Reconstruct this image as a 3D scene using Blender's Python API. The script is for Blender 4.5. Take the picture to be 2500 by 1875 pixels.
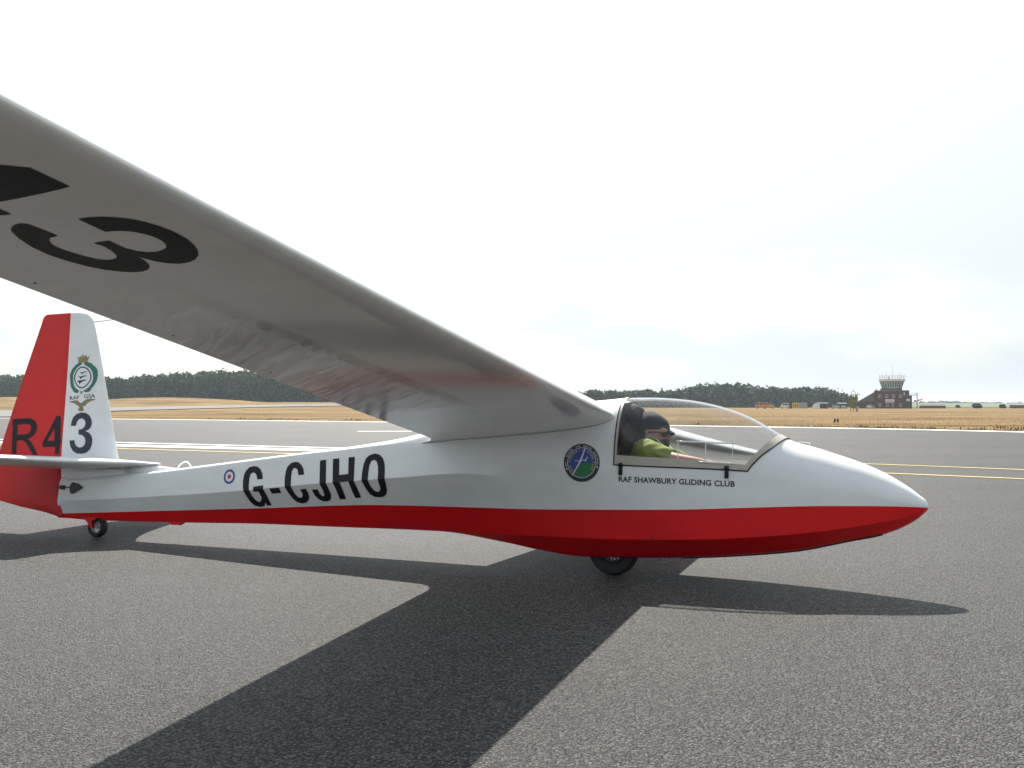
import bpy, bmesh, math, random
import numpy as np
from mathutils import Vector, Matrix, Euler
from mathutils.bvhtree import BVHTree
from math import radians, sin, cos, pi, atan, sqrt

for o in list(bpy.data.objects):
    bpy.data.objects.remove(o, do_unlink=True)
SC = bpy.context.scene
COL = SC.collection
random.seed(7)
RNG = np.random.default_rng(7)

# ------------------------------------------------------------------ camera
FPX, HOR, CAMH = 2317.0, 990.0, 1.02            # focal length in photo pixels, horizon row, camera height
cam_d = bpy.data.cameras.new("camera")
cam = bpy.data.objects.new("camera", cam_d)
COL.objects.link(cam)
cam_d.sensor_fit = 'HORIZONTAL'
cam_d.sensor_width = 36.0
cam_d.lens = FPX / 2500.0 * 36.0
cam_d.clip_start = 0.05
cam_d.clip_end = 9000.0
cam.location = (0, 0, CAMH)
cam.rotation_euler = (pi / 2 + atan((HOR - 937.5) / FPX), 0, 0)
SC.camera = cam

# ------------------------------------------------------------------ sky and sun
SUN_DIR = Vector((-0.045, 0.629, 0.776)).normalized()      # towards the sun
SUN_EL = math.asin(SUN_DIR.z)
SUN_AZ = math.atan2(SUN_DIR.x, SUN_DIR.y)
world = bpy.data.worlds.new("World")
SC.world = world
world.use_nodes = True
wn, wl = world.node_tree.nodes, world.node_tree.links
wn.clear()
w_out = wn.new("ShaderNodeOutputWorld")
w_bg = wn.new("ShaderNodeBackground")
w_sky = wn.new("ShaderNodeTexSky")
w_sky.sky_type = 'NISHITA'
w_sky.sun_disc = False
w_sky.sun_elevation = SUN_EL
w_sky.sun_rotation = SUN_AZ
w_sky.altitude = 50
w_sky.air_density = 1.0
w_sky.dust_density = 2.5
w_sky.ozone_density = 1.5
# high hazy cloud: one procedural layer all round the sky
w_tc = wn.new("ShaderNodeTexCoord")
w_sep = wn.new("ShaderNodeSeparateXYZ")
w_map = wn.new("ShaderNodeMapping")
w_map.inputs["Scale"].default_value = (1.0, 1.0, 3.2)
w_map.inputs["Location"].default_value = (0.35, 0.1, 0.62)
w_noise = wn.new("ShaderNodeTexNoise")
w_noise.inputs["Scale"].default_value = 2.6
w_noise.inputs["Detail"].default_value = 6.0
w_noise.inputs["Roughness"].default_value = 0.52
w_ramp = wn.new("ShaderNodeValToRGB")
w_ramp.color_ramp.elements[0].position = 0.37
w_ramp.color_ramp.elements[0].color = (0.40, 0.40, 0.40, 1)
w_ramp.color_ramp.elements[1].position = 0.54
w_ramp.color_ramp.elements[1].color = (1, 1, 1, 1)
w_mix = wn.new("ShaderNodeMix")
w_mix.data_type = 'RGBA'
# sunlit thin cloud, brighter towards the sun as real haze is
w_dot = wn.new("ShaderNodeVectorMath")
w_dot.operation = 'DOT_PRODUCT'
w_dot.inputs[1].default_value = SUN_DIR
w_glow = wn.new("ShaderNodeMapRange")
w_glow.interpolation_type = 'SMOOTHSTEP'
w_glow.inputs["From Min"].default_value = 0.45
w_glow.inputs["From Max"].default_value = 1.0
w_glow.inputs["To Min"].default_value = 1.0
w_glow.inputs["To Max"].default_value = 1.55
w_cl = wn.new("ShaderNodeVectorMath")
w_cl.operation = 'SCALE'
w_cl.inputs[0].default_value = (3.5, 3.8, 3.92)
wl.new(w_tc.outputs["Generated"], w_dot.inputs[0])
wl.new(w_dot.outputs["Value"], w_glow.inputs["Value"])
wl.new(w_glow.outputs["Result"], w_cl.inputs["Scale"])
wl.new(w_cl.outputs["Vector"], w_mix.inputs[7])
w_bg.inputs["Strength"].default_value = 0.1
wl.new(w_tc.outputs["Generated"], w_map.inputs["Vector"])
wl.new(w_map.outputs["Vector"], w_noise.inputs["Vector"])
wl.new(w_noise.outputs["Fac"], w_ramp.inputs["Fac"])
wl.new(w_ramp.outputs["Color"], w_mix.inputs[0])
wl.new(w_sky.outputs["Color"], w_mix.inputs[6])
wl.new(w_mix.outputs[2], w_bg.inputs["Color"])
wl.new(w_bg.outputs["Background"], w_out.inputs["Surface"])

sun_d = bpy.data.lights.new("sun", 'SUN')
sun_d.energy = 5.0
sun_d.angle = radians(0.6)
sun_d.color = (1.0, 0.95, 0.87)
sun = bpy.data.objects.new("sun", sun_d)
COL.objects.link(sun)
sun.location = (0, 40, 60)
sun.rotation_euler = SUN_DIR.to_track_quat('Z', 'Y').to_euler()

SC.view_settings.view_transform = 'Standard'
SC.view_settings.look = 'None'
SC.view_settings.gamma = 1.0
SC.view_settings.exposure = 1.1
SC.view_settings.use_curve_mapping = False
SC.render.engine = 'CYCLES'
SC.cycles.use_denoising = True
SC.cycles.max_bounces = 8
SC.cycles.transparent_max_bounces = 16
SC.cycles.volume_bounces = 0
SC.cycles.caustics_reflective = False
SC.cycles.caustics_refractive = False
SC.cycles.sample_clamp_indirect = 6.0

# ------------------------------------------------------------------ materials
MATS = {}


def mat(name, col, rough=0.5, spec=0.5, metal=0.0, coat=0.0, var=0.0, vscale=8.0, bump=0.0, bscale=40.0,
        trans=0.0, alpha=1.0, island=0.0, sheen=0.0):
    if name in MATS:
        return MATS[name]
    m = bpy.data.materials.new(name)
    m.use_nodes = True
    nt = m.node_tree
    b = nt.nodes["Principled BSDF"]
    b.inputs["Base Color"].default_value = (*col, 1)
    b.inputs["Roughness"].default_value = rough
    b.inputs["Specular IOR Level"].default_value = spec
    b.inputs["Metallic"].default_value = metal
    b.inputs["Coat Weight"].default_value = coat
    b.inputs["Coat Roughness"].default_value = 0.08
    b.inputs["Transmission Weight"].default_value = trans
    b.inputs["Alpha"].default_value = alpha
    if var or bump or island:
        tc = nt.nodes.new("ShaderNodeTexCoord")
    if var or island:
        hsv = nt.nodes.new("ShaderNodeHueSaturation")
        hsv.inputs["Color"].default_value = (*col, 1)
        nz = nt.nodes.new("ShaderNodeTexNoise")
        nz.inputs["Scale"].default_value = vscale
        nz.inputs["Detail"].default_value = 5.0
        nt.links.new(tc.outputs["Object"], nz.inputs["Vector"])
        mr = nt.nodes.new("ShaderNodeMapRange")
        mr.inputs["From Min"].default_value = 0.3
        mr.inputs["From Max"].default_value = 0.7
        mr.inputs["To Min"].default_value = 1 - var
        mr.inputs["To Max"].default_value = 1 + var
        nt.links.new(nz.outputs["Fac"], mr.inputs["Value"])
        val = mr.outputs["Result"]
        if island:
            g = nt.nodes.new("ShaderNodeNewGeometry")
            m2 = nt.nodes.new("ShaderNodeMapRange")
            m2.inputs["To Min"].default_value = 1 - island
            m2.inputs["To Max"].default_value = 1 + island
            nt.links.new(g.outputs["Random Per Island"], m2.inputs["Value"])
            mm = nt.nodes.new("ShaderNodeMath")
            mm.operation = 'MULTIPLY'
            nt.links.new(val, mm.inputs[0])
            nt.links.new(m2.outputs["Result"], mm.inputs[1])
            val = mm.outputs[0]
        nt.links.new(val, hsv.inputs["Value"])
        nt.links.new(hsv.outputs["Color"], b.inputs["Base Color"])
    if bump:
        n2 = nt.nodes.new("ShaderNodeTexNoise")
        n2.inputs["Scale"].default_value = bscale
        n2.inputs["Detail"].default_value = 4.0
        nt.links.new(tc.outputs["Object"], n2.inputs["Vector"])
        bp = nt.nodes.new("ShaderNodeBump")
        bp.inputs["Strength"].default_value = bump
        bp.inputs["Distance"].default_value = 0.01
        nt.links.new(n2.outputs["Fac"], bp.inputs["Height"])
        nt.links.new(bp.outputs["Normal"], b.inputs["Normal"])
    MATS[name] = m
    return m


def asphalt_mat(name, dark, light, chip=120.0, bump=0.7):
    m = bpy.data.materials.new(name)
    m.use_nodes = True
    nt = m.node_tree
    L = nt.links.new
    b = nt.nodes["Principled BSDF"]
    b.inputs["Roughness"].default_value = 0.62
    b.inputs["Specular IOR Level"].default_value = 0.17
    b.inputs["Diffuse Roughness"].default_value = 1.0
    tc = nt.nodes.new("ShaderNodeTexCoord")
    vo = nt.nodes.new("ShaderNodeTexVoronoi")
    vo.inputs["Scale"].default_value = chip
    vo.inputs["Randomness"].default_value = 1.0
    L(tc.outputs["Object"], vo.inputs["Vector"])
    sp = nt.nodes.new("ShaderNodeSeparateColor")
    L(vo.outputs["Color"], sp.inputs["Color"])
    # dark binder between chips
    ed = nt.nodes.new("ShaderNodeMapRange")
    ed.inputs["From Min"].default_value = 0.35
    ed.inputs["From Max"].default_value = 0.75
    ed.inputs["To Min"].default_value = 1.0
    ed.inputs["To Max"].default_value = 0.22
    L(vo.outputs["Distance"], ed.inputs["Value"])
    rp = nt.nodes.new("ShaderNodeValToRGB")
    rp.color_ramp.elements[0].position = 0.0
    rp.color_ramp.elements[0].color = (*dark, 1)
    rp.color_ramp.elements[1].position = 1.0
    rp.color_ramp.elements[1].color = (*light, 1)
    e = rp.color_ramp.elements.new(0.7)
    e.color = tuple(0.55 * d + 0.45 * l for d, l in zip(dark, light)) + (1,)
    L(sp.outputs["Red"], rp.inputs["Fac"])
    mu = nt.nodes.new("ShaderNodeMix")
    mu.data_type = 'RGBA'
    mu.blend_type = 'MULTIPLY'
    mu.inputs[0].default_value = 1.0
    L(rp.outputs["Color"], mu.inputs[6])
    L(ed.outputs["Result"], mu.inputs[7])
    # broad wear, laying lanes and small stains
    n1 = nt.nodes.new("ShaderNodeTexNoise")
    n1.inputs["Scale"].default_value = 0.35
    n1.inputs["Detail"].default_value = 7.0
    n1.inputs["Roughness"].default_value = 0.6
    L(tc.outputs["Object"], n1.inputs["Vector"])
    mr = nt.nodes.new("ShaderNodeMapRange")
    mr.inputs["From Min"].default_value = 0.3
    mr.inputs["From Max"].default_value = 0.7
    mr.inputs["To Min"].default_value = 0.84
    mr.inputs["To Max"].default_value = 1.16
    L(n1.outputs["Fac"], mr.inputs["Value"])
    mp = nt.nodes.new("ShaderNodeMapping")
    mp.inputs["Rotation"].default_value = (0, 0, radians(28))
    mp.inputs["Scale"].default_value = (0.015, 0.55, 1)
    L(tc.outputs["Object"], mp.inputs["Vector"])
    n2 = nt.nodes.new("ShaderNodeTexNoise")
    n2.inputs["Scale"].default_value = 1.0
    n2.inputs["Detail"].default_value = 3.0
    L(mp.outputs["Vector"], n2.inputs["Vector"])
    mr2 = nt.nodes.new("ShaderNodeMapRange")
    mr2.inputs["From Min"].default_value = 0.3
    mr2.inputs["From Max"].default_value = 0.7
    mr2.inputs["To Min"].default_value = 0.9
    mr2.inputs["To Max"].default_value = 1.1
    L(n2.outputs["Fac"], mr2.inputs["Value"])
    mm = nt.nodes.new("ShaderNodeMath")
    mm.operation = 'MULTIPLY'
    L(mr.outputs["Result"], mm.inputs[0])
    L(mr2.outputs["Result"], mm.inputs[1])
    hs = nt.nodes.new("ShaderNodeHueSaturation")
    L(mu.outputs[2], hs.inputs["Color"])
    L(mm.outputs[0], hs.inputs["Value"])
    L(hs.outputs["Color"], b.inputs["Base Color"])
    bp = nt.nodes.new("ShaderNodeBump")
    bp.inputs["Strength"].default_value = bump
    bp.inputs["Distance"].default_value = 0.006
    bp.invert = True
    L(vo.outputs["Distance"], bp.inputs["Height"])
    L(bp.outputs["Normal"], b.inputs["Normal"])
    MATS[name] = m
    return m


def grass_mat(name, c1, c2, c3):
    m = bpy.data.materials.new(name)
    m.use_nodes = True
    nt = m.node_tree
    L = nt.links.new
    b = nt.nodes["Principled BSDF"]
    b.inputs["Roughness"].default_value = 0.95
    b.inputs["Specular IOR Level"].default_value = 0.1
    tc = nt.nodes.new("ShaderNodeTexCoord")
    mp = nt.nodes.new("ShaderNodeMapping")
    mp.inputs["Rotation"].default_value = (0, 0, radians(25))
    mp.inputs["Scale"].default_value = (0.05, 0.09, 1)
    L(tc.outputs["Object"], mp.inputs["Vector"])
    n1 = nt.nodes.new("ShaderNodeTexNoise")
    n1.inputs["Scale"].default_value = 1.0
    n1.inputs["Detail"].default_value = 8.0
    n1.inputs["Roughness"].default_value = 0.7
    L(mp.outputs["Vector"], n1.inputs["Vector"])
    n2 = nt.nodes.new("ShaderNodeTexNoise")
    n2.inputs["Scale"].default_value = 3.0
    n2.inputs["Detail"].default_value = 6.0
    n2.inputs["Roughness"].default_value = 0.8
    L(tc.outputs["Object"], n2.inputs["Vector"])
    ad = nt.nodes.new("ShaderNodeMath")
    ad.operation = 'MULTIPLY_ADD'
    ad.inputs[1].default_value = 0.32
    L(n2.outputs["Fac"], ad.inputs[0])
    sb = nt.nodes.new("ShaderNodeMath")
    sb.operation = 'MULTIPLY'
    sb.inputs[1].default_value = 0.78
    L(n1.outputs["Fac"], sb.inputs[0])
    L(sb.outputs[0], ad.inputs[2])
    rp = nt.nodes.new("ShaderNodeValToRGB")
    rp.color_ramp.elements[0].position = 0.44
    rp.color_ramp.elements[0].color = (*c1, 1)
    rp.color_ramp.elements[1].position = 0.66
    rp.color_ramp.elements[1].color = (*c3, 1)
    e = rp.color_ramp.elements.new(0.55)
    e.color = (*c2, 1)
    L(ad.outputs[0], rp.inputs["Fac"])
    L(rp.outputs["Color"], b.inputs["Base Color"])
    bp = nt.nodes.new("ShaderNodeBump")
    bp.inputs["Strength"].default_value = 0.6
    bp.inputs["Distance"].default_value = 0.15
    L(n2.outputs["Fac"], bp.inputs["Height"])
    L(bp.outputs["Normal"], b.inputs["Normal"])
    MATS[name] = m
    return m


def glass_mat(name, tint, gloss=1.0, rough=0.0, ior=1.49, dust=0.0):
    m = bpy.data.materials.new(name)
    m.use_nodes = True
    nt = m.node_tree
    nt.nodes.clear()
    out = nt.nodes.new("ShaderNodeOutputMaterial")
    tr = nt.nodes.new("ShaderNodeBsdfTransparent")
    tr.inputs["Color"].default_value = (*tint, 1)
    gl = nt.nodes.new("ShaderNodeBsdfGlossy")
    gl.inputs["Roughness"].default_value = rough
    fr = nt.nodes.new("ShaderNodeFresnel")
    fr.inputs["IOR"].default_value = ior
    ge = nt.nodes.new("ShaderNodeNewGeometry")      # same reflectance from both sides of the thin sheet
    mi = nt.nodes.new("ShaderNodeMix")
    mi.inputs[2].default_value = ior
    mi.inputs[3].default_value = 1.0 / ior
    nt.links.new(ge.outputs["Backfacing"], mi.inputs[0])
    nt.links.new(mi.outputs[0], fr.inputs["IOR"])
    ml = nt.nodes.new("ShaderNodeMath")
    ml.operation = 'MULTIPLY'
    ml.inputs[1].default_value = gloss
    ml.use_clamp = True
    mx = nt.nodes.new("ShaderNodeMixShader")
    lw = nt.nodes.new("ShaderNodeLayerWeight")          # doubled-up reflection where the sheet curves away
    lw.inputs["Blend"].default_value = 0.5
    gr = nt.nodes.new("ShaderNodeMapRange")
    gr.interpolation_type = 'SMOOTHSTEP'
    gr.inputs["From Min"].default_value = 0.56
    gr.inputs["From Max"].default_value = 0.95
    gr.inputs["To Max"].default_value = 0.85
    nt.links.new(lw.outputs["Facing"], gr.inputs["Value"])
    sm = nt.nodes.new("ShaderNodeMath")
    sm.operation = 'ADD'
    sm.use_clamp = True
    nt.links.new(fr.outputs[0], ml.inputs[0])
    nt.links.new(ml.outputs[0], sm.inputs[0])
    nt.links.new(gr.outputs["Result"], sm.inputs[1])
    nt.links.new(sm.outputs[0], mx.inputs[0])
    nt.links.new(tr.outputs[0], mx.inputs[1])
    nt.links.new(gl.outputs[0], mx.inputs[2])
    df = nt.nodes.new("ShaderNodeBsdfDiffuse")           # fine dust and scratches
    df.inputs["Color"].default_value = (.8, .8, .8, 1)
    m2 = nt.nodes.new("ShaderNodeMixShader")
    m2.inputs[0].default_value = dust
    nt.links.new(mx.outputs[0], m2.inputs[1])
    nt.links.new(df.outputs[0], m2.inputs[2])
    nt.links.new(m2.outputs[0], out.inputs["Surface"])
    MATS[name] = m
    return m


def paint_mat(name, col, rough=0.32, coat=0.35, dirt=0.06, wave=0.0, spec=0.5):
    """doped fabric / gloss paint: faint dirt streaks, slight ripple"""
    m = bpy.data.materials.new(name)
    m.use_nodes = True
    nt = m.node_tree
    L = nt.links.new
    b = nt.nodes["Principled BSDF"]
    b.inputs["Roughness"].default_value = rough
    b.inputs["Coat Weight"].default_value = coat
    b.inputs["Specular IOR Level"].default_value = spec
    b.inputs["Coat Roughness"].default_value = 0.12
    tc = nt.nodes.new("ShaderNodeTexCoord")
    mp = nt.nodes.new("ShaderNodeMapping")
    mp.inputs["Scale"].default_value = (1.2, 3.0, 3.0)
    L(tc.outputs["Object"], mp.inputs["Vector"])
    n1 = nt.nodes.new("ShaderNodeTexNoise")
    n1.inputs["Scale"].default_value = 2.2
    n1.inputs["Detail"].default_value = 8.0
    n1.inputs["Roughness"].default_value = 0.62
    L(mp.outputs["Vector"], n1.inputs["Vector"])
    mr = nt.nodes.new("ShaderNodeMapRange")
    mr.inputs["From Min"].default_value = 0.3
    mr.inputs["From Max"].default_value = 0.7
    mr.inputs["To Min"].default_value = 1 - dirt
    mr.inputs["To Max"].default_value = 1 + dirt * 0.4
    L(n1.outputs["Fac"], mr.inputs["Value"])
    hs = nt.nodes.new("ShaderNodeHueSaturation")
    hs.inputs["Color"].default_value = (*col, 1)
    L(mr.outputs["Result"], hs.inputs["Value"])
    L(hs.outputs["Color"], b.inputs["Base Color"])
    n2 = nt.nodes.new("ShaderNodeTexNoise")
    n2.inputs["Scale"].default_value = 6.0
    n2.inputs["Detail"].default_value = 2.0
    L(tc.outputs["Object"], n2.inputs["Vector"])
    bp = nt.nodes.new("ShaderNodeBump")
    bp.inputs["Strength"].default_value = 0.10 + wave
    bp.inputs["Distance"].default_value = 0.01
    L(n2.outputs["Fac"], bp.inputs["Height"])
    L(bp.outputs["Normal"], b.inputs["Normal"])
    MATS[name] = m
    return m


ASPHALT = asphalt_mat("asphalt", (0.026, 0.026, 0.026), (0.210, 0.204, 0.193), 112.0, 1.0)
GRASS = grass_mat("dry_grass_ground", (0.074, 0.047, 0.018), (0.145, 0.095, 0.040), (0.225, 0.155, 0.072))
FARASPH = mat("far_taxiway", (0.10, 0.10, 0.098), 0.9, var=0.1, vscale=0.2)
WLINE = mat("white_marking_paint", (0.62, 0.61, 0.58), 0.8, var=0.12, vscale=3.0)
YLINE = mat("yellow_marking_paint", (0.44, 0.33, 0.10), 0.8, var=0.15, vscale=3.0)
WHITE = paint_mat("white_dope", (0.72, 0.735, 0.735), dirt=0.09)
WINGW = None
RED = paint_mat("red_dope", (0.66, 0.006, 0.009), 0.45, 0.0, 0.12, spec=0.22)
RUDRED = paint_mat("faded_red_dope", (0.60, 0.022, 0.020), 0.5, 0.0, 0.10, spec=0.25)
BLACK = mat("black_vinyl", (0.010, 0.010, 0.013), 0.5, spec=0.25)
NAVY = mat("navy_vinyl", (0.014, 0.016, 0.035), 0.4)
RUBBER = mat("tyre_rubber", (0.012, 0.012, 0.013), 0.75, var=0.2, vscale=20)
METAL = mat("worn_aluminium", (0.45, 0.45, 0.44), 0.4, metal=0.9, var=0.1)
DARKMETAL = mat("dark_metal", (0.05, 0.05, 0.05), 0.5, metal=0.5)
BEIGE = mat("beige_frame_paint", (0.40, 0.37, 0.31), 0.45, var=0.05)
INTERIOR = mat("cockpit_lining", (0.10, 0.10, 0.10), 0.8, var=0.2, vscale=12)
DARKCLOTH = mat("dark_upholstery", (0.014, 0.014, 0.016), 0.9, var=0.3, vscale=14, bump=0.25, bscale=18)
SEALBLK = mat("black_rubber_seal", (0.01, 0.01, 0.01), 0.7)
CANOPY = glass_mat("canopy_perspex", (0.95, 0.955, 0.955), 1.0, 0.03, dust=0.014)
ACRYL = mat("clear_acrylic_edge", (0.75, 0.77, 0.78), 0.15, alpha=0.62)


# ------------------------------------------------------------------ mesh helpers
def link(name, verts, faces, m=None, parent=None, smooth=False, sharp=None, mats=None, midx=None):
    me = bpy.data.meshes.new(name)
    me.from_pydata([tuple(map(float, v)) for v in verts], [], [tuple(f) for f in faces])
    for mm in (mats or ([m] if m else [])):
        me.materials.append(mm)
    if midx is not None:
        me.polygons.foreach_set("material_index", midx)
    if smooth:
        me.polygons.foreach_set("use_smooth", [True] * len(me.polygons))
        if sharp:
            me.set_sharp_from_angle(angle=radians(sharp))
    me.update()
    o = bpy.data.objects.new(name, me)
    COL.objects.link(o)
    if parent:
        o.parent = parent
    return o


class MB:
    """collects shapes for ONE mesh"""

    def __init__(s):
        s.v, s.f = [], []

    def add(s, v, f):
        n = len(s.v)
        s.v += [tuple(p) for p in v]
        s.f += [tuple(i + n for i in q) for q in f]
        return s

    def box(s, a, b, bev=0.0):
        x0, y0, z0 = a
        x1, y1, z1 = b
        if bev:
            bm = bmesh.new()
            bmesh.ops.create_cube(bm, size=1)
            for v in bm.verts:
                v.co = Vector(((x0 + x1) / 2 + v.co.x * (x1 - x0), (y0 + y1) / 2 + v.co.y * (y1 - y0),
                               (z0 + z1) / 2 + v.co.z * (z1 - z0)))
            bmesh.ops.bevel(bm, geom=bm.edges[:], offset=bev, segments=2, affect='EDGES', profile=0.6)
            s.bm(bm)
            return s
        v = [(x, y, z) for x in (x0, x1) for y in (y0, y1) for z in (z0, z1)]
        f = [(0, 1, 3, 2), (4, 6, 7, 5), (0, 4, 5, 1), (2, 3, 7, 6), (0, 2, 6, 4), (1, 5, 7, 3)]
        return s.add(v, f)

    def bm(s, bm):
        bm.verts.index_update()
        s.add([v.co[:] for v in bm.verts], [[v.index for v in f.verts] for f in bm.faces])
        bm.free()
        return s

    def tube(s, pts, r, n=8, cap=True):
        pts = [Vector(p) for p in pts]
        rs = r if isinstance(r, (list, tuple)) else [r] * len(pts)
        rings = []
        up = None
        for i, p in enumerate(pts):
            d = (pts[min(i + 1, len(pts) - 1)] - pts[max(i - 1, 0)]).normalized()
            if up is None:
                up = Vector((0, 0, 1)) if abs(d.z) < 0.9 else Vector((1, 0, 0))
            a = d.cross(up).normalized()
            up = a.cross(d).normalized()
            rings.append([p + (a * cos(2 * pi * k / n) + up * sin(2 * pi * k / n)) * rs[i] for k in range(n)])
        v = [q for R in rings for q in R]
        f = []
        for i in range(len(pts) - 1):
            for k in range(n):
                a, b = i * n + k, i * n + (k + 1) % n
                f.append((a, b, b + n, a + n))
        if cap:
            f.append(tuple(range(n))[::-1])
            f.append(tuple(range((len(pts) - 1) * n, len(pts) * n)))
        return s.add(v, f)

    def lathe(s, prof, n=32, axis='y', c=(0, 0, 0), closed=False):
        """prof: (axial, radius) list"""
        v, f = [], []
        for a, r in prof:
            for k in range(n):
                t = 2 * pi * k / n
                if axis == 'y':
                    v.append((c[0] + r * cos(t), c[1] + a, c[2] + r * sin(t)))
                elif axis == 'z':
                    v.append((c[0] + r * cos(t), c[1] + r * sin(t), c[2] + a))
                else:
                    v.append((c[0] + a, c[1] + r * cos(t), c[2] + r * sin(t)))
        m = len(prof)
        for i in range(m if closed else m - 1):
            j = (i + 1) % m
            for k in range(n):
                k2 = (k + 1) % n
                f.append((i * n + k, i * n + k2, j * n + k2, j * n + k))
        return s.add(v, f)

    def prism(s, poly, y0, y1):
        """polygon in x,z extruded along y"""
        n = len(poly)
        v = [(x, y0, z) for x, z in poly] + [(x, y1, z) for x, z in poly]
        f = [tuple(range(n)), tuple(range(2 * n - 1, n - 1, -1))]
        f += [(i, i + n, (i + 1) % n + n, (i + 1) % n) for i in range(n)]
        return s.add(v, f)

    def build(s, name, m, parent=None, smooth=False, sharp=None):
        o = link(name, s.v, s.f, m, parent, smooth, sharp)
        bm = bmesh.new()
        bm.from_mesh(o.data)
        bmesh.ops.recalc_face_normals(bm, faces=bm.faces[:])
        bm.to_mesh(o.data)
        bm.free()
        return o


def tag(o, label, cat, group=None):
    o["label"] = label
    o["category"] = cat
    if group:
        o["group"] = group
    return o


def kind(o, k, label=None):
    o["kind"] = k
    if label:
        o["label"] = label
    return o


def empty(name, loc=(0, 0, 0), rz=0.0):
    o = bpy.data.objects.new(name, None)
    COL.objects.link(o)
    o.location = loc
    o.rotation_euler = (0, 0, rz)
    o.empty_display_size = 0.2
    return o


def pchip(xs, ys):
    xs, ys = np.array(xs, float), np.array(ys, float)
    h = np.diff(xs)
    d = np.diff(ys) / h
    m = np.zeros(len(xs))
    for i in range(1, len(xs) - 1):
        if d[i - 1] * d[i] > 0:
            w1, w2 = 2 * h[i] + h[i - 1], h[i] + 2 * h[i - 1]
            m[i] = (w1 + w2) / (w1 / d[i - 1] + w2 / d[i])
    m[0], m[-1] = d[0], d[-1]

    def f(x):
        x = min(max(x, xs[0]), xs[-1])
        i = min(int(np.searchsorted(xs, x, side='right')) - 1, len(h) - 1)
        t = (x - xs[i]) / h[i]
        return float((1 + 2 * t) * (1 - t) ** 2 * ys[i] + t * (1 - t) ** 2 * h[i] * m[i]
                     + t * t * (3 - 2 * t) * ys[i + 1] + t * t * (t - 1) * h[i] * m[i + 1])
    return f


def sstep(a, b, x):
    t = min(max((x - a) / (b - a), 0.0), 1.0)
    return t * t * (3 - 2 * t)


def gpt(u, v, z=0.0):
    """photo pixel to a point on the flat ground"""
    t = atan((HOR - 937.5) / FPX)
    dx, dy = (u - 1250) / FPX, -(v - 937.5) / FPX
    r = Vector((dx, cos(t) - dy * sin(t), sin(t) + dy * cos(t)))
    k = (z - CAMH) / r.z
    return Vector((r.x * k, r.y * k, z))


# ------------------------------------------------------------------ terrain
def hground(x, y):
    """height of the grassland: level airfield, gently rising far left, with a few low mounds"""
    d = sqrt(x * x + y * y)
    az = x / max(y, 1.0) if y > 0 else 9
    left = 1 - sstep(-0.02, 0.16, az) if y > 0 else 0
    z = -0.03 + 1.3 * left * sstep(95, 220, y) + 1.2 * left * sstep(240, 430, y)
    for mx, my, rx, ry, hh in MOUNDS:
        q = ((x - mx) / rx) ** 2 + ((y - my) / ry) ** 2
        if q < 1:
            z += hh * (1 - q) ** 2
    return z


MOUNDS = [(-84, 232, 36, 22, 1.75), (-128, 240, 34, 24, 1.95), (-168, 236, 40, 24, 1.4)]

gx = np.concatenate([-np.geomspace(3600, 300, 9), np.arange(-280, 281, 7.0), np.geomspace(300, 3600, 9)])
gy = np.concatenate([[-3600, -1500, -600, -200, -60], np.arange(-20, 80, 10.0), np.arange(80, 480, 6.0),
                     np.geomspace(500, 3600, 12)])
verts = [(x, y, hground(x, y)) for y in gy for x in gx]
nx = len(gx)
faces = [(j * nx + i, j * nx + i + 1, (j + 1) * nx + i + 1, (j + 1) * nx + i)
         for j in range(len(gy) - 1) for i in range(nx - 1)]
ground = link("ground", verts, faces, GRASS, smooth=True)
kind(ground, "structure", "parched straw coloured airfield grass")

# runway edge, followed in plan
EDGE = [(-420, 262), (-200, 150), (-110, 108), (-62, 86.5), (-41.9, 77.7), (-30.5, 72.3), (-18, 65.0), (-7.5, 58.5), (3.0, 51.8),
        (12.4, 44.9), (16.6, 40.8), (19.7, 36.5), (25.5, 27.5), (33, 12), (42, -15), (52, -60), (60, -140)]


def off_line(pts, d):
    """shift a plan polyline sideways by d (to the left of its direction)"""
    out = []
    P = [Vector(p) for p in pts]
    for i, p in enumerate(P):
        t = (P[min(i + 1, len(P) - 1)] - P[max(i - 1, 0)]).normalized()
        out.append(p + Vector((-t.y, t.x)) * d)
    return out


def smooth_line(pts, k=6):
    """Catmull-Rom through plan points"""
    P = [Vector(p) for p in pts]
    out = []
    for i in range(len(P) - 1):
        a, b, c, d = P[max(i - 1, 0)], P[i], P[i + 1], P[min(i + 2, len(P) - 1)]
        for s in range(k):
            t = s / k
            out.append(0.5 * ((2 * b) + (c - a) * t + (2 * a - 5 * b + 4 * c - d) * t * t
                              + (3 * b - a - 3 * c + d) * t ** 3))
    out.append(P[-1])
    return out


def strip(name, pts, width, z, m, ragged=0.0):
    a = off_line(pts, width / 2)
    b = off_line(pts, -width / 2)
    if ragged:
        a = [p + Vector((random.uniform(-1, 1), random.uniform(-1, 1))) * ragged for p in a]
        b = [p + Vector((random.uniform(-1, 1), random.uniform(-1, 1))) * ragged for p in b]
    v = [(p.x, p.y, z) for p in a] + [(p.x, p.y, z) for p in b]
    n = len(pts)
    o = link(name, v, [(i, i + n, i + n + 1, i + 1) for i in range(n - 1)], m)
    return kind(o, "structure")


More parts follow.
